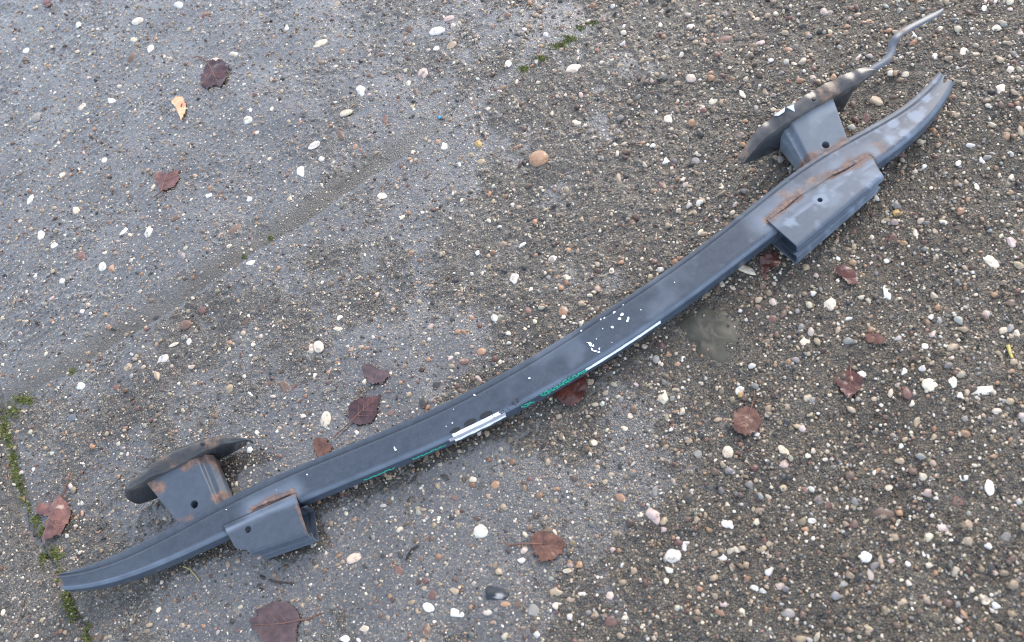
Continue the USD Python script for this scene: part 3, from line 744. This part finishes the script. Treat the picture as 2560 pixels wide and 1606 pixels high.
ZC0, ZC1 = .041, .032
mL = can([(360, 1202, ZC0), (430, 1171, ZC0), (492, 1144, ZC0), (502, 1142, ZC0 - .006), (514, 1137, ZC0 - .005), (534, 1138, ZC0 - .012), (547, 1152, .006), (400, 1225, .006)],
         [(436, 1300, ZC1), (490, 1270, ZC1), (533, 1245, ZC1), (541, 1244, ZC1 - .005), (552, 1238, ZC1 - .004), (567, 1229, ZC1 - .010), (578, 1233, .006), (470, 1300, .006)], (480, 1259), .0046)
put("crash_can", mL, M_PAINT, beam, smooth=32, attr={"wear": wear(1.0, .14)})
mR = can([(2082, 243, ZC0), (2030, 270, ZC0), (1975, 302, ZC0), (1967, 309, ZC0 - .006), (1956, 315, ZC0 - .005), (1937, 324, ZC0 - .013), (1928, 348, .006), (2080, 275, .006)],
         [(2118, 340, ZC1), (2068, 366, ZC1), (2020, 388, ZC1), (2013, 394, ZC1 - .006), (2004, 398, ZC1 - .005), (1992, 402, ZC1 - .013), (1990, 424, .006), (2115, 360, .006)], (2065.5, 356), .0044)
put("crash_can", mR, M_WORN, beam, smooth=32, attr={"wear": wear(1.0, .22)})


def flange(rear_, inner_, bottom, nz, n=70, label=None, mat=None, haze=.2):
    A, B, C = (smooth_line(GG(q), n, 3) for q in (rear_, inner_, bottom))
    wv = (fbm(A * 62, 2, 61) - .5)[:, None] * [0, 0, .007]
    Bk = A * 1.0; Bk[:, 2] -= .006; Bk[:, :2] += (A - B)[:, :2] * .04
    rows = [Bk, A + wv]
    for t in (.25, .5, .75, .9):
        rows.append(A * (1 - t) + B * t + wv + [0, 0, nz * math.sin(math.pi * t)])
    rows.append(B * .985 + C * .015 + wv * .5)
    rows.append(B * .94 + C * .06)
    rows.append(B * .86 + C * .14)
    for t in (.3, .5, .7, .88, 1.0):
        rows.append(B * (1 - t) + C * t)
    m = sheet(np.array(rows), .0024)
    put("mounting_flange", m, mat or M_BRIGHT, beam, smooth=24, attr={"wear": lambda v: np.clip(np.stack([.55 * smoothstep(.50, .68, fbm(v * 40, 3, 63)) * smoothstep(.037, .042, v[:, 2]), (.5 * haze + .25 * smoothstep(.45, .7, fbm(v * 55, 3, 64))) * smoothstep(.037, .042, v[:, 2]), np.zeros(len(v))], 1), 0, 1)}, label=label)


ZF = .046
flange([(313, 1221, ZF - .01), (318, 1212, ZF - .003), (330, 1200, ZF), (373, 1173, ZF + .002), (393, 1151, ZF + .002), (424, 1128, ZF + .002), (464, 1114, ZF + .002), (512, 1098, ZF), (529, 1092, ZF), (582, 1091, ZF - .001), (619, 1096, ZF - .003), (628, 1102, ZF - .006)],
       [(315, 1238, ZF - .014), (322, 1229, ZF - .006), (345, 1213, ZF - .001), (368, 1200, ZF), (406, 1182, ZF - .001), (454, 1158, ZF - .001), (494, 1137, ZF - .001), (524, 1122, ZF - .001), (556, 1109, ZF - .002), (600, 1105, ZF - .004), (628, 1105, ZF - .008)],
       [(316, 1246, .028), (326, 1256, .022), (341, 1264, .012), (393, 1247, .004), (450, 1215, .003), (500, 1182, .003), (546, 1153, .003), (580, 1134, .004), (612, 1116, .012), (629, 1106, .032)], .0025, label="wavy pressed flange smeared with brown dirt")
flange([(1847, 393, ZF - .004), (1868, 358, ZF), (1896, 318, ZF + .002), (1934, 288, ZF + .003), (1954, 277, ZF + .003), (1962, 266, ZF + .006), (1986, 259, ZF + .005), (2019, 236, ZF + .003), (2062, 210, ZF + .002), (2125, 182, ZF + .001), (2166, 167, ZF), (2184, 172, ZF - .001)],
       [(1856, 411, ZF - .006), (1880, 380, ZF - .003), (1901, 356, ZF - .002), (1936, 326, ZF - .001), (1963, 308, ZF), (1974, 302, ZF), (2009, 281, ZF), (2050, 258, ZF), (2081, 241, ZF), (2135, 214, ZF), (2165, 197, ZF - .001), (2188, 180, ZF - .002)],
       [(1857, 412, .036), (1890, 400, .022), (1936, 380, .008), (2000, 340, .006), (2060, 302, .005), (2092, 283, .004), (2104, 281, .004), (2116, 265, .008), (2126, 235, .028), (2160, 204, .036), (2189, 181, .041)], .0015, label="straight pressed flange with an added glint patch on its kinked edge", haze=.3)
# bolt hole blocks on the flange rims
for (u, v) in ((506, 1111), (2036, 247)):
    c = trimesh.creation.cylinder(.0026, .0016, sections=20); c.apply_scale((1.0, .7, 1)); c.apply_translation(G(u, v, ZF + .0042))
    put("rim_spot", c, M_TAR, beam, smooth=30, label="dark round spot on the flange rim")

M_GLINT = usdkit.material(stage, "/World/Looks/glint_metal", {"p": ("principled_bsdf", {"metallic": 1.0, "roughness": .22, "base_color": (.86, .84, .82)})}, surface="p.BSDF")  # bright metal added to make the glint on the rim
for q in ([(1966, 268, ZF + .0075), (1984, 261, ZF + .0075), (1987, 280, ZF + .0035), (1974, 272, ZF + .005)], [(1934, 289, ZF + .004), (1957, 278, ZF + .005), (1963, 268, ZF + .0075), (1961, 280, ZF + .0045), (1946, 290, ZF + .004)]):
    C_ = GG(q)
    lo_ = C_ - [0, 0, .002]
    put("glint_patch", trimesh.convex.convex_hull(np.vstack([C_, lo_])), M_GLINT, beam, smooth=False, label="bright metal patch added for the glint on the flange edge")

# bent steel tail on the right flange
tp = smooth_line(GG([(2150, 190, .040), (2178, 175, .040), (2200, 162, .040), (2219, 149, .040), (2229, 131, .040), (2230, 112, .041), (2238, 97, .043), (2252, 83, .042), (2278, 68, .040), (2304, 55, .038), (2329, 42, .036), (2348, 31, .034), (2358, 23, .033)]), 60, 2)
put("bent_strap", tube(tp, np.r_[np.full(52, .0047), np.linspace(.0047, .0016, 8)], 12, .38), M_PAINT, beam, smooth=45, attr={"wear": lambda v: np.stack([.5 * smoothstep(.5, .68, fbm(v * 45, 3, 70)), .08 + .25 * fbm(v * 40, 2, 71), np.zeros(len(v))], 1)}, label="thin twisted steel tail sticking out of the flange")


# --- label, marker and scuffs on the bar
def a_of(u, v, z=HB - .006):
    return float(chord(G(u, v, z))[0][0])


def front_strip(name, a0, a1, z0, z1, mat, lift=.0006, n=40, ragged=0.0, seed=0, label=None):
    a = np.linspace(a0, a1, n)
    rows = []
    for t in np.linspace(0, 1, 4):
        zz = z0 * (1 - t) + z1 * t + ragged * (fbm(np.stack([a * 130, a * 0 + seed, a * 0 + t], 1), 3, seed) - .5)
        depth = HB - zz
        o = -np.interp(depth, [0, .0006, .0020, .0042, .0068, .02], [-.005, -.0024, -.0004, .0010, .0016, .0016])
        rows.append(unchord(a, yF(a) + o - lift * .75, zz + lift * .6))
    put(name, sheet(np.array(rows), .0005), mat, beam, smooth=45, label=label)


a0, a1 = a_of(1135, 1094), a_of(1254, 1040)
front_strip("label_strip", a0, a1, HB - .0006, HB - .0034, M_LABEL, .0014, label="bright white paper strip on the bar's front edge")
front_strip("label_backing", a0 - .006, a1 + .005, HB - .0040, HB - .0098, M_LABELGREY, .0006, ragged=.0015, seed=4)
front_strip("label_strip", a0 - .001, a1 + .004, HB - .0098, HB - .0150, M_LABEL, .0009, ragged=.004, seed=2, label="torn lower strip of the white paper label")
b0, b1 = a_of(1466, 927), a_of(1654, 806)
front_strip("label_strip", b0, b1, HB - .0068, HB - .0125, M_LABEL, .0007, n=70, ragged=.0012, seed=9, label="long white paint strip along the bar's front face")


def scribble(u0, v0, u1, v1, zc, amp, freq, seed):
    A, B = a_of(u0, v0), a_of(u1, v1)
    g = np.random.default_rng(seed)
    n = int(14 * freq)
    t = np.linspace(0, 1, n)
    a = A + (B - A) * t + .002 * np.sin(t * freq * 6.28 * 1.5 + 1)
    zz = zc + amp * np.sin(t * freq * 6.28) * (.5 + .7 * noise(np.stack([t * 9, t * 0, t * 0 + seed], 1), seed)) + amp * .5 * (noise(np.stack([t * 14, t * 0 + 3, t * 0], 1), seed) - .5)
    depth = HB - zz
    o = -np.interp(depth, [0, .0006, .0020, .0042, .0068, .02], [-.005, -.0024, -.0004, .0010, .0016, .0016])
    return tube(unchord(a, yF(a) + o - .0005, zz + .0002), .00055, 6)


parts_ = [scribble(1353, 992, 1466, 922, HB - .0088, .0040, 10, 1), scribble(1353, 993, 1466, 924, HB - .0100, .0028, 6, 5)]
put("marker_writing", trimesh.util.concatenate(parts_), M_GREEN, beam, smooth=True, label="green marker scribble next to the long white strip")
put("marker_writing", scribble(1303, 1017, 1333, 1002, HB - .0115, .0035, 3, 2), M_GREEN, beam, smooth=True, label="short green marker scribble")
put("marker_writing", scribble(1029, 1153, 1115, 1119, HB - .0125, .0014, 5, 3), M_GREEN, beam, smooth=True, label="thin green marker scribble left of the white label")
put("marker_writing", scribble(906, 1207, 982, 1177, HB - .0145, .0012, 4, 4), M_GREEN, beam, smooth=True, label="thin green marker scribble furthest from the white label")


def patch(name, pts, mat, lift=.00035, label=None, par=None, z=HB):
    from shapely.geometry import Polygon
    Q = chaikin(GG(pts, z), 1, True)[:, :2]
    pl = Polygon(Q).buffer(0)
    if pl.geom_type != "Polygon":
        pl = max(pl.geoms, key=lambda g: g.area)
    m = trimesh.creation.extrude_polygon(pl, .0004, engine="earcut"); m.apply_translation((0, 0, z + lift - .0003))
    put(name, m, mat, par or beam, smooth=False, label=label)


for k, (u, v, w, h_) in enumerate([(1142, 1087, 14, 6), (1179, 1067, 17, 7), (1219, 1048, 18, 7)]):
    an = math.radians(-26)
    pts = [(u - 4 + w * math.cos(t) * math.cos(an) - h_ * math.sin(t) * math.sin(an), v - 10.5 + w * math.cos(t) * math.sin(an) + h_ * math.sin(t) * math.cos(an)) for t in np.linspace(0, 6.28, 12, endpoint=False)]
    patch("black_tab", pts, M_TAR)
g = np.random.default_rng(12)


def flake(u, v, s, el=1.0, an=0.0):
    k = g.integers(5, 8)
    t = np.sort(g.uniform(0, 6.28, k)) if k > 6 else np.linspace(0, 6.28, k, endpoint=False)
    rr = s * g.uniform(.45, 1.1, k)
    x_, y_ = rr * np.cos(t) * el, rr * np.sin(t)
    return [(u + a * math.cos(an) - b_ * math.sin(an), v + a * math.sin(an) + b_ * math.cos(an)) for a, b_ in zip(x_, y_)]


for u, v, s, el, an in [(1548, 798, 5.5, 1.0, 0), (1555, 786, 4.5, 1.8, -.5), (1571, 797, 5.5, .7, .3), (1569, 803, 3.5, 1.2, 0), (1531, 818, 4, 1.2, .5), (1535, 781, 3.5, 1.4, -.6), (1476, 861, 6, 1.5, .6), (1483, 866, 4, 1.0, 0), (1480, 874, 2.6, 2.4, .9), (1489, 879, 2.3, 2.6, .1), (1499, 872, 2.6, 2.0, 1.4), (1497, 881, 2.6, 2.0, -.5), (987, 1122, 2.6, 2.2, 1.3), (989, 1125, 2.2, 1.8, -.5),
                       (1131, 1058, 2.2, 1.2, 0), (1115, 1066, 2, 1.3, .4), (1511, 795, 2.2, 2.2, -.6), (1502, 799, 2, 1.5, -.6), (1558, 763, 2.2, 1.6, -.6), (1453, 828, 2.2, 1.8, -.6), (1602, 775, 2, 1, 0), (1491, 848, 1.8, 1, 0), (1468, 857, 1.8, 1, 0), (1186, 988, 2.4, 1.6, .8), (1324, 946, 2.2, 1.8, -.5), (1507, 822, 1.6, 1, 0), (1530, 857, 1.6, 1, 0), (1134, 1024, 1.5, 1, 0), (1686, 707, 1.8, 1, 0), (768, 1187, 1.8, 1, 0), (690, 1226, 1.8, 1, 0), (566, 1275, 2, 1.3, 0)]:
    patch("scuff_mark", flake(u, v, s, el, an), M_SCUFF)
for k in range(26):
    t = g.uniform(0, 1)
    u, v = 1235 + 62 * t + g.normal(0, 3), 1038 - 36 * t + g.normal(0, 3.2)
    patch("black_speck", flake(u, v, g.uniform(1.0, 2.6)), M_TAR)

# ------------------------------------------------------------------ leaves, twigs, moss, mud
def leaf_mat(name, c, vein):
    return usdkit.material(stage, f"/World/Looks/{name}", {
        "geo": ("geometry", {}), "n": ("noise_texture", {"scale": 90.0, "detail": 5.0, "roughness": .65}),
        "r": ("rgb_ramp", {"ramp": [(.3, tuple(.5 * x for x in c)), (.5, c), (.72, vein)]}),
        "b": ("bump", {"distance": .0012, "strength": .6}),
        "p": ("principled_bsdf", {"roughness": .22}),
    }, [("geo.position", "n.vector"), ("n.fac", "r.fac"), ("r.color", "p.base_color"), ("n.fac", "b.height"), ("b.normal", "p.normal")], surface="p.BSDF")


LM = dict(dark=leaf_mat("leaf_dark_purple", (.036, .016, .017), (.08, .034, .032)), red=leaf_mat("leaf_red_brown", (.065, .022, .016), (.125, .042, .028)), purple=leaf_mat("leaf_purple", (.10, .048, .042), (.19, .085, .055)),
          orange=leaf_mat("leaf_orange", (.62, .29, .16), (.75, .42, .25)), brown=leaf_mat("leaf_brown", (.095, .042, .026), (.165, .078, .045)), faint=leaf_mat("leaf_faded", (.060, .038, .038), (.10, .06, .055)), olive=leaf_mat("leaf_olive", (.15, .10, .05), (.3, .2, .1)))


def leaf(outline, mat, label, stem=None, lift=.0018, curl=.004, rag=1.2, seed=0, fold=None):
    from shapely.geometry import Polygon, Point
    O = np.array(outline, float)
    O = resample(np.vstack([O, O[:1]]), 70)[:-1]
    gg = np.random.default_rng(100 + seed)
    O += gg.normal(0, rag, O.shape)
    W2 = GG(O)[:, :2]
    poly = Polygon(W2).buffer(0)
    if poly.geom_type != "Polygon":
        poly = max(poly.geoms, key=lambda q: q.area)
    ring = np.array(poly.exterior.coords)[:-1]
    lo, hi = ring.min(0), ring.max(0)
    st = max(.0022, (hi - lo).max() / 22)
    xs, ys = np.meshgrid(np.arange(lo[0], hi[0], st), np.arange(lo[1], hi[1], st))
    inn = poly.buffer(-st * .6)
    pts = np.array([p for p in np.stack([xs.ravel(), ys.ravel()], 1) if inn.contains(Point(p))]).reshape(-1, 2)
    A = np.vstack([ring, pts])
    from scipy.spatial import Delaunay
    T = Delaunay(A).simplices
    c = A[T].mean(1)
    T = T[[poly.contains(Point(q)) for q in c]]
    cr = np.cross(A[T[:, 1]] - A[T[:, 0]], A[T[:, 2]] - A[T[:, 0]])
    T[cr < 0] = T[cr < 0][:, ::-1]
    Z = np.array([HGT[max(0, int((p[0] - X0) / ST) - 2):int((p[0] - X0) / ST) + 3, max(0, int((p[1] - Y0) / ST) - 2):int((p[1] - Y0) / ST) + 3].max() for p in A])
    Q = np.stack([A[:, 0], A[:, 1], A[:, 0] * 0], 1)
    Z = Z + lift + curl * (fbm(Q * 55 + seed, 3, seed) - .35)
    if fold is not None:
        fa, fb = G(*fold[0]), G(*fold[1])
        Z = Z + .006 * np.exp(-(seg_dist(Q, fa, fb) / .006) ** 2)
    top = np.c_[A, Z]; n = len(A); k = len(ring)
    j = np.arange(k); jn = (j + 1) % k
    V_ = np.vstack([top, top - [0, 0, .0004]])
    f = np.vstack([T, T[:, ::-1] + n, np.stack([j, j + n, jn + n], 1), np.stack([j, jn + n, jn], 1)])
    m = trimesh.Trimesh(V_, f, process=False)
    if stem is None:
        put("fallen_leaf", m, mat, smooth=50, label=label, cat="leaf")
        return
    t = thing("fallen_leaf", label, "leaf")
    put("blade", m, mat, t, smooth=50)
    S = smooth_line(GG(stem), 24, 2)
    S[:, 2] = ground_z(S[:, 0], S[:, 1]) + .0035
    for _ in range(3):
        S[1:-1, 2] = (S[:-2, 2] + S[1:-1, 2] * 2 + S[2:, 2]) / 4
    ends = S[[0, -1], :2]
    cen_ = ring.mean(0)
    root = ends[np.argmin(np.linalg.norm(ends - cen_, axis=1))]
    dirn = (cen_ - root) / (np.linalg.norm(cen_ - root) + 1e-9)
    reach = ((ring - root) @ dirn).max()
    from scipy.interpolate import LinearNDInterpolator, NearestNDInterpolator
    zi = NearestNDInterpolator(A, Z)
    rib = root + dirn * np.linspace(0, reach * .92, 26)[:, None]
    rib = rib + np.array([-dirn[1], dirn[0]]) * (.0012 * np.sin(np.linspace(0, 4, 26)))[:, None]
    put("midrib", tube(np.c_[rib, zi(rib) + .0003], np.linspace(.0006, .0002, 26), 6), M_VEIN, t, smooth=True)
    for k2, fr in enumerate((.25, .42, .58, .72)):
        for sd in (-1, 1):
            b0_ = root + dirn * reach * fr
            d2 = dirn * .75 + np.array([-dirn[1], dirn[0]]) * sd * .8
            ll = np.linspace(0, reach * (.36 - .25 * abs(fr - .45)), 14)[:, None]
            vp = b0_ + d2 * ll
            vp = vp[[poly.contains(Point(x)) for x in vp]]
            if len(vp) > 4:
                put("vein", tube(np.c_[vp, zi(vp) + .0002], np.linspace(.0003, .0001, len(vp)), 5), M_VEIN, t, smooth=True)
    put("stem", tube(S, np.linspace(.0010, .0007, 24), 6), M_STEM, t, smooth=True)


def oval(u, v, w, h_, an=0, jag=.1, seed=0, lobes=0):
    gg = np.random.default_rng(seed)
    t = np.linspace(0, 6.283, 40, endpoint=False)
    rr = 1 + jag * (gg.random(40) - .5) * 2 + (.16 * np.cos(lobes * t) if lobes else 0)
    x_, y_ = w / 2 * rr * np.cos(t), h_ / 2 * rr * np.sin(t)
    return np.stack([u + x_ * math.cos(an) - y_ * math.sin(an), v + x_ * math.sin(an) + y_ * math.cos(an)], 1)


leaf([(157, 1242), (172, 1262), (180, 1285), (174, 1310), (155, 1338), (132, 1345), (124, 1352), (112, 1366), (113, 1345), (122, 1326), (116, 1312), (130, 1296), (118, 1292), (92, 1286), (90, 1272), (104, 1260), (134, 1258), (148, 1250)], LM["purple"], "purple brown lobed leaf with a long stem beside the mossy slab joint", [(178, 1183), (172, 1210), (160, 1240), (140, 1272), (132, 1296)], fold=((157, 1242), (125, 1345)), seed=1)
leaf([(690, 1502), (720, 1506), (745, 1522), (754, 1552), (742, 1580), (745, 1606), (700, 1618), (660, 1604), (640, 1575), (626, 1552), (648, 1536), (640, 1528), (668, 1516)], LM["faint"], "large dark purple wet leaf at the bottom edge below the bar's left end", [(752, 1552), (775, 1550), (795, 1540), (807, 1534)], seed=2, curl=.003, rag=2)
leaf([(522, 160), (545, 154), (566, 158), (572, 180), (566, 205), (555, 222), (538, 216), (520, 228), (503, 214), (508, 190), (516, 175)], LM["dark"], "dark purple crumpled leaf with a thin curved stem on the upper slab", [(522, 162), (510, 150), (495, 147), (484, 152)], seed=3, curl=.007, rag=2)
leaf([(434, 260), (446, 246), (460, 248), (468, 265), (466, 285), (458, 307), (450, 290), (444, 275)], LM["orange"], "small bright orange leaf fragment on the upper slab", seed=4, curl=.004)
leaf([(392, 432), (410, 440), (448, 430), (450, 452), (432, 474), (408, 484), (398, 470), (391, 450)], LM["purple"], "dusky pink leaf with a short stem left of the long slab joint", [(408, 484), (400, 492), (384, 502)], seed=5, curl=.003)
leaf([(876, 1016), (900, 1000), (925, 996), (955, 990), (950, 1010), (944, 1040), (928, 1062), (895, 1064), (878, 1058), (874, 1036)], LM["dark"], "dark purple leaf with a stem above the middle of the bar", [(878, 1060), (862, 1076), (846, 1090), (836, 1102)], seed=6, curl=.003)
leaf([(906, 920), (925, 914), (945, 925), (974, 932), (978, 945), (958, 962), (930, 964), (918, 948)], LM["faint"], "flat faded leaf plastered on the slab above the dark purple leaf", seed=7, curl=.002, rag=2)
leaf([(786, 1100), (800, 1094), (818, 1100), (834, 1122), (826, 1138), (800, 1146), (790, 1128)], LM["brown"], "crumpled brown leaf fragment against the bar's rear edge", seed=8, curl=.004)
leaf([(1386, 978), (1420, 968), (1448, 945), (1468, 948), (1468, 972), (1456, 1002), (1432, 1018), (1408, 1014), (1396, 1000)], LM["red"], "shiny red brown leaf tucked against the bar's front beside green writing", seed=9, curl=.004)
leaf(oval(1866, 1056, 70, 72, .4, .10, 3), LM["brown"], "round brown leaf with a faint stalk on the right hand slab", [(1878, 1022), (1884, 1000), (1886, 980)], seed=10, curl=.004, rag=1.8)
leaf([(2092, 940), (2110, 935), (2124, 928), (2140, 936), (2156, 950), (2150, 975), (2134, 990), (2118, 1000), (2104, 985), (2092, 965)], LM["red"], "dark red pointed leaf with an upright stem at the right", [(2124, 930), (2126, 912), (2127, 898)], seed=11, curl=.004)
leaf([(2088, 676), (2106, 668), (2130, 676), (2144, 700), (2140, 714), (2122, 716), (2106, 698), (2092, 690)], LM["red"], "chunky red brown leaf scrap right of the long bracket", seed=13, curl=.006)
leaf([(1900, 648), (1922, 634), (1940, 640), (1950, 655), (1940, 672), (1926, 670), (1916, 690), (1912, 706), (1902, 690), (1904, 668)], LM["red"], "ragged dark red leaf in front of the long bracket's inner end", seed=14, curl=.003, rag=2)
leaf(oval(2187, 852, 52, 24, .1, .12, 9), LM["brown"], "small brown leaf scrap above the dark red pointed leaf", seed=15)
leaf([(1330, 1346), (1345, 1330), (1370, 1336), (1395, 1342), (1416, 1362), (1408, 1384), (1386, 1402), (1352, 1404), (1340, 1388), (1332, 1368)], LM["brown"], "serrated tan brown leaf with a stem pointing left below the bar", [(1332, 1362), (1300, 1363), (1275, 1366), (1262, 1358)], seed=16, curl=.003, rag=2.4)
leaf([(115, 6), (130, 4), (136, 14), (126, 26), (112, 18)], LM["red"], "small reddish leaf scrap at the upper left edge", seed=19)


def twig(pts, rad, mat, name, label, cat):
    S = smooth_line(GG(pts), 30, 2)
    S[:, 2] = ground_z(S[:, 0], S[:, 1]) + .0025
    for _ in range(4):
        S[1:-1, 2] = (S[:-2, 2] + S[1:-1, 2] * 2 + S[2:, 2]) / 4
    put(name, tube(S, rad * np.linspace(1, .6, 30), 7), mat, smooth=True, label=label, cat=cat)


twig([(675, 1450), (690, 1455), (710, 1457), (737, 1459)], .0011, M_TWIG, "twig", "thin dark twig on the paving below the short bracket", "twig")
twig([(462, 1418), (478, 1424), (492, 1440), (502, 1455)], .0007, M_SHEAF, "straw", "pale curled straw under the bar's left end", "straw")
twig([(2518, 866), (2522, 880), (2530, 898)], .0020, M_SHEAF, "straw", "short yellow stalk at the right edge of the photo", "straw")
twig([(1019, 1404), (1024, 1388), (1036, 1374), (1052, 1366)], .0013, M_TAR, "twig", "black curved splinter on wet paving below the bar", "twig")
bl = trimesh.creation.icosphere(subdivisions=2, radius=.0024); bl.apply_scale((.8, 1.2, .6)); p_ = G(1099, 294); bl.apply_translation((p_[0], p_[1], ground_z(p_[0], p_[1]) + .001))
put("plastic_fragment", bl, mat_plain("blue_plastic", (.02, .25, .42), .4, .3), smooth=True, label="tiny bright blue plastic fragment beside the long slab joint", cat="fragment")

# mud patch: a smooth olive film lying over the stones
c_ = G(1768, 842)
tt = np.linspace(0, 6.283, 64, endpoint=False)
mp = []
for (uu, vv) in chaikin(np.array([(1682, 800), (1720, 768), (1770, 758), (1815, 775), (1848, 805), (1852, 845), (1832, 885), (1800, 912), (1772, 908), (1745, 890), (1728, 868), (1700, 835)], float), 2, True):
    mp.append(G(uu, vv)[:2])
mp = np.array(mp)
mc = mp.mean(0)
rings = np.linspace(0, 1, 16)
V_ = np.array([[*(mc * (1 - q) + p * q), 0] for q in rings for p in mp])
V_[:, :2] += (np.stack([fbm(V_ * 60, 3, 81), fbm(V_ * 60, 3, 82)], 1) - .5) * .012
qq = np.repeat(rings, len(mp))
zg = np.array([HGT[int((p[0] - X0) / ST) - 3:int((p[0] - X0) / ST) + 4, int((p[1] - Y0) / ST) - 3:int((p[1] - Y0) / ST) + 4].mean() for p in V_])
V_[:, 2] = zg + .0022 * (1 - qq ** 3) - .0012 * qq ** 3 + (fbm(V_ * 90, 3, 83) - .5) * .003
put("mud_patch", trimesh.Trimesh(V_, grid_faces(len(rings), len(mp), True)[:, ::-1] if False else grid_faces(len(rings), len(mp), True), process=False), M_MUD, smooth=True, kind="stuff", label="smooth dark olive mud patch on the slab below the bar", cat="mud")

# moss in the joints: thousands of tiny blades
mv, mf = [], []
gm = np.random.default_rng(44)
MOSS = [(20, 1085, 9, 30), (28, 1140, 9, 26), (38, 1180, 7, 22), (48, 1205, 10, 18), (54, 1240, 5, 20), (90, 1300, 9, 14), (108, 1330, 9, 14), (135, 1385, 16, 16), (60, 1000, 22, 12), (30, 1030, 16, 12), (5, 1062, 10, 26), (150, 1440, 8, 18), (165, 1500, 9, 26), (180, 1530, 9, 20), (215, 1570, 7, 12), (217, 1598, 12, 10), (1310, 174, 16, 8), (1350, 150, 16, 8), (1395, 118, 22, 10), (1425, 100, 16, 10), (1480, 58, 14, 8), (1450, 72, 8, 6), (180, 930, 7, 6), (678, 597, 7, 4), (612, 645, 5, 3), (105, 1395, 6, 16), (70, 1270, 4, 20)]
for (u, v, su, sv) in MOSS:
    n = int(8 + su * sv * .38)
    for _ in range(n):
        p = G(u + gm.normal(0, su * .55), v + gm.normal(0, sv * .55))
        z0 = float(ground_z(p[0], p[1]))
        for _ in range(4):
            d = gm.normal(0, .0012, 2); hh = gm.uniform(.0012, .0036); an = gm.uniform(0, 6.28); w = gm.uniform(.0004, .0009)
            q = np.array([p[0] + d[0], p[1] + d[1], z0 - .0003]); s_ = np.array([math.cos(an), math.sin(an), 0]) * w
            tip = q + [*gm.normal(0, .0011, 2), hh]
            k = len(mv); mv += [q - s_, q + s_, tip, q + [-s_[1], s_[0], 0]]; mf += [(k, k + 1, k + 2), (k + 1, k + 3, k + 2), (k + 3, k, k + 2)]
put("moss", trimesh.Trimesh(np.array(mv), np.array(mf), process=False), M_MOSS, smooth=False, kind="stuff", label="bright green moss tufts growing in the slab joints", cat="moss")
print("tris ground", len(FA))
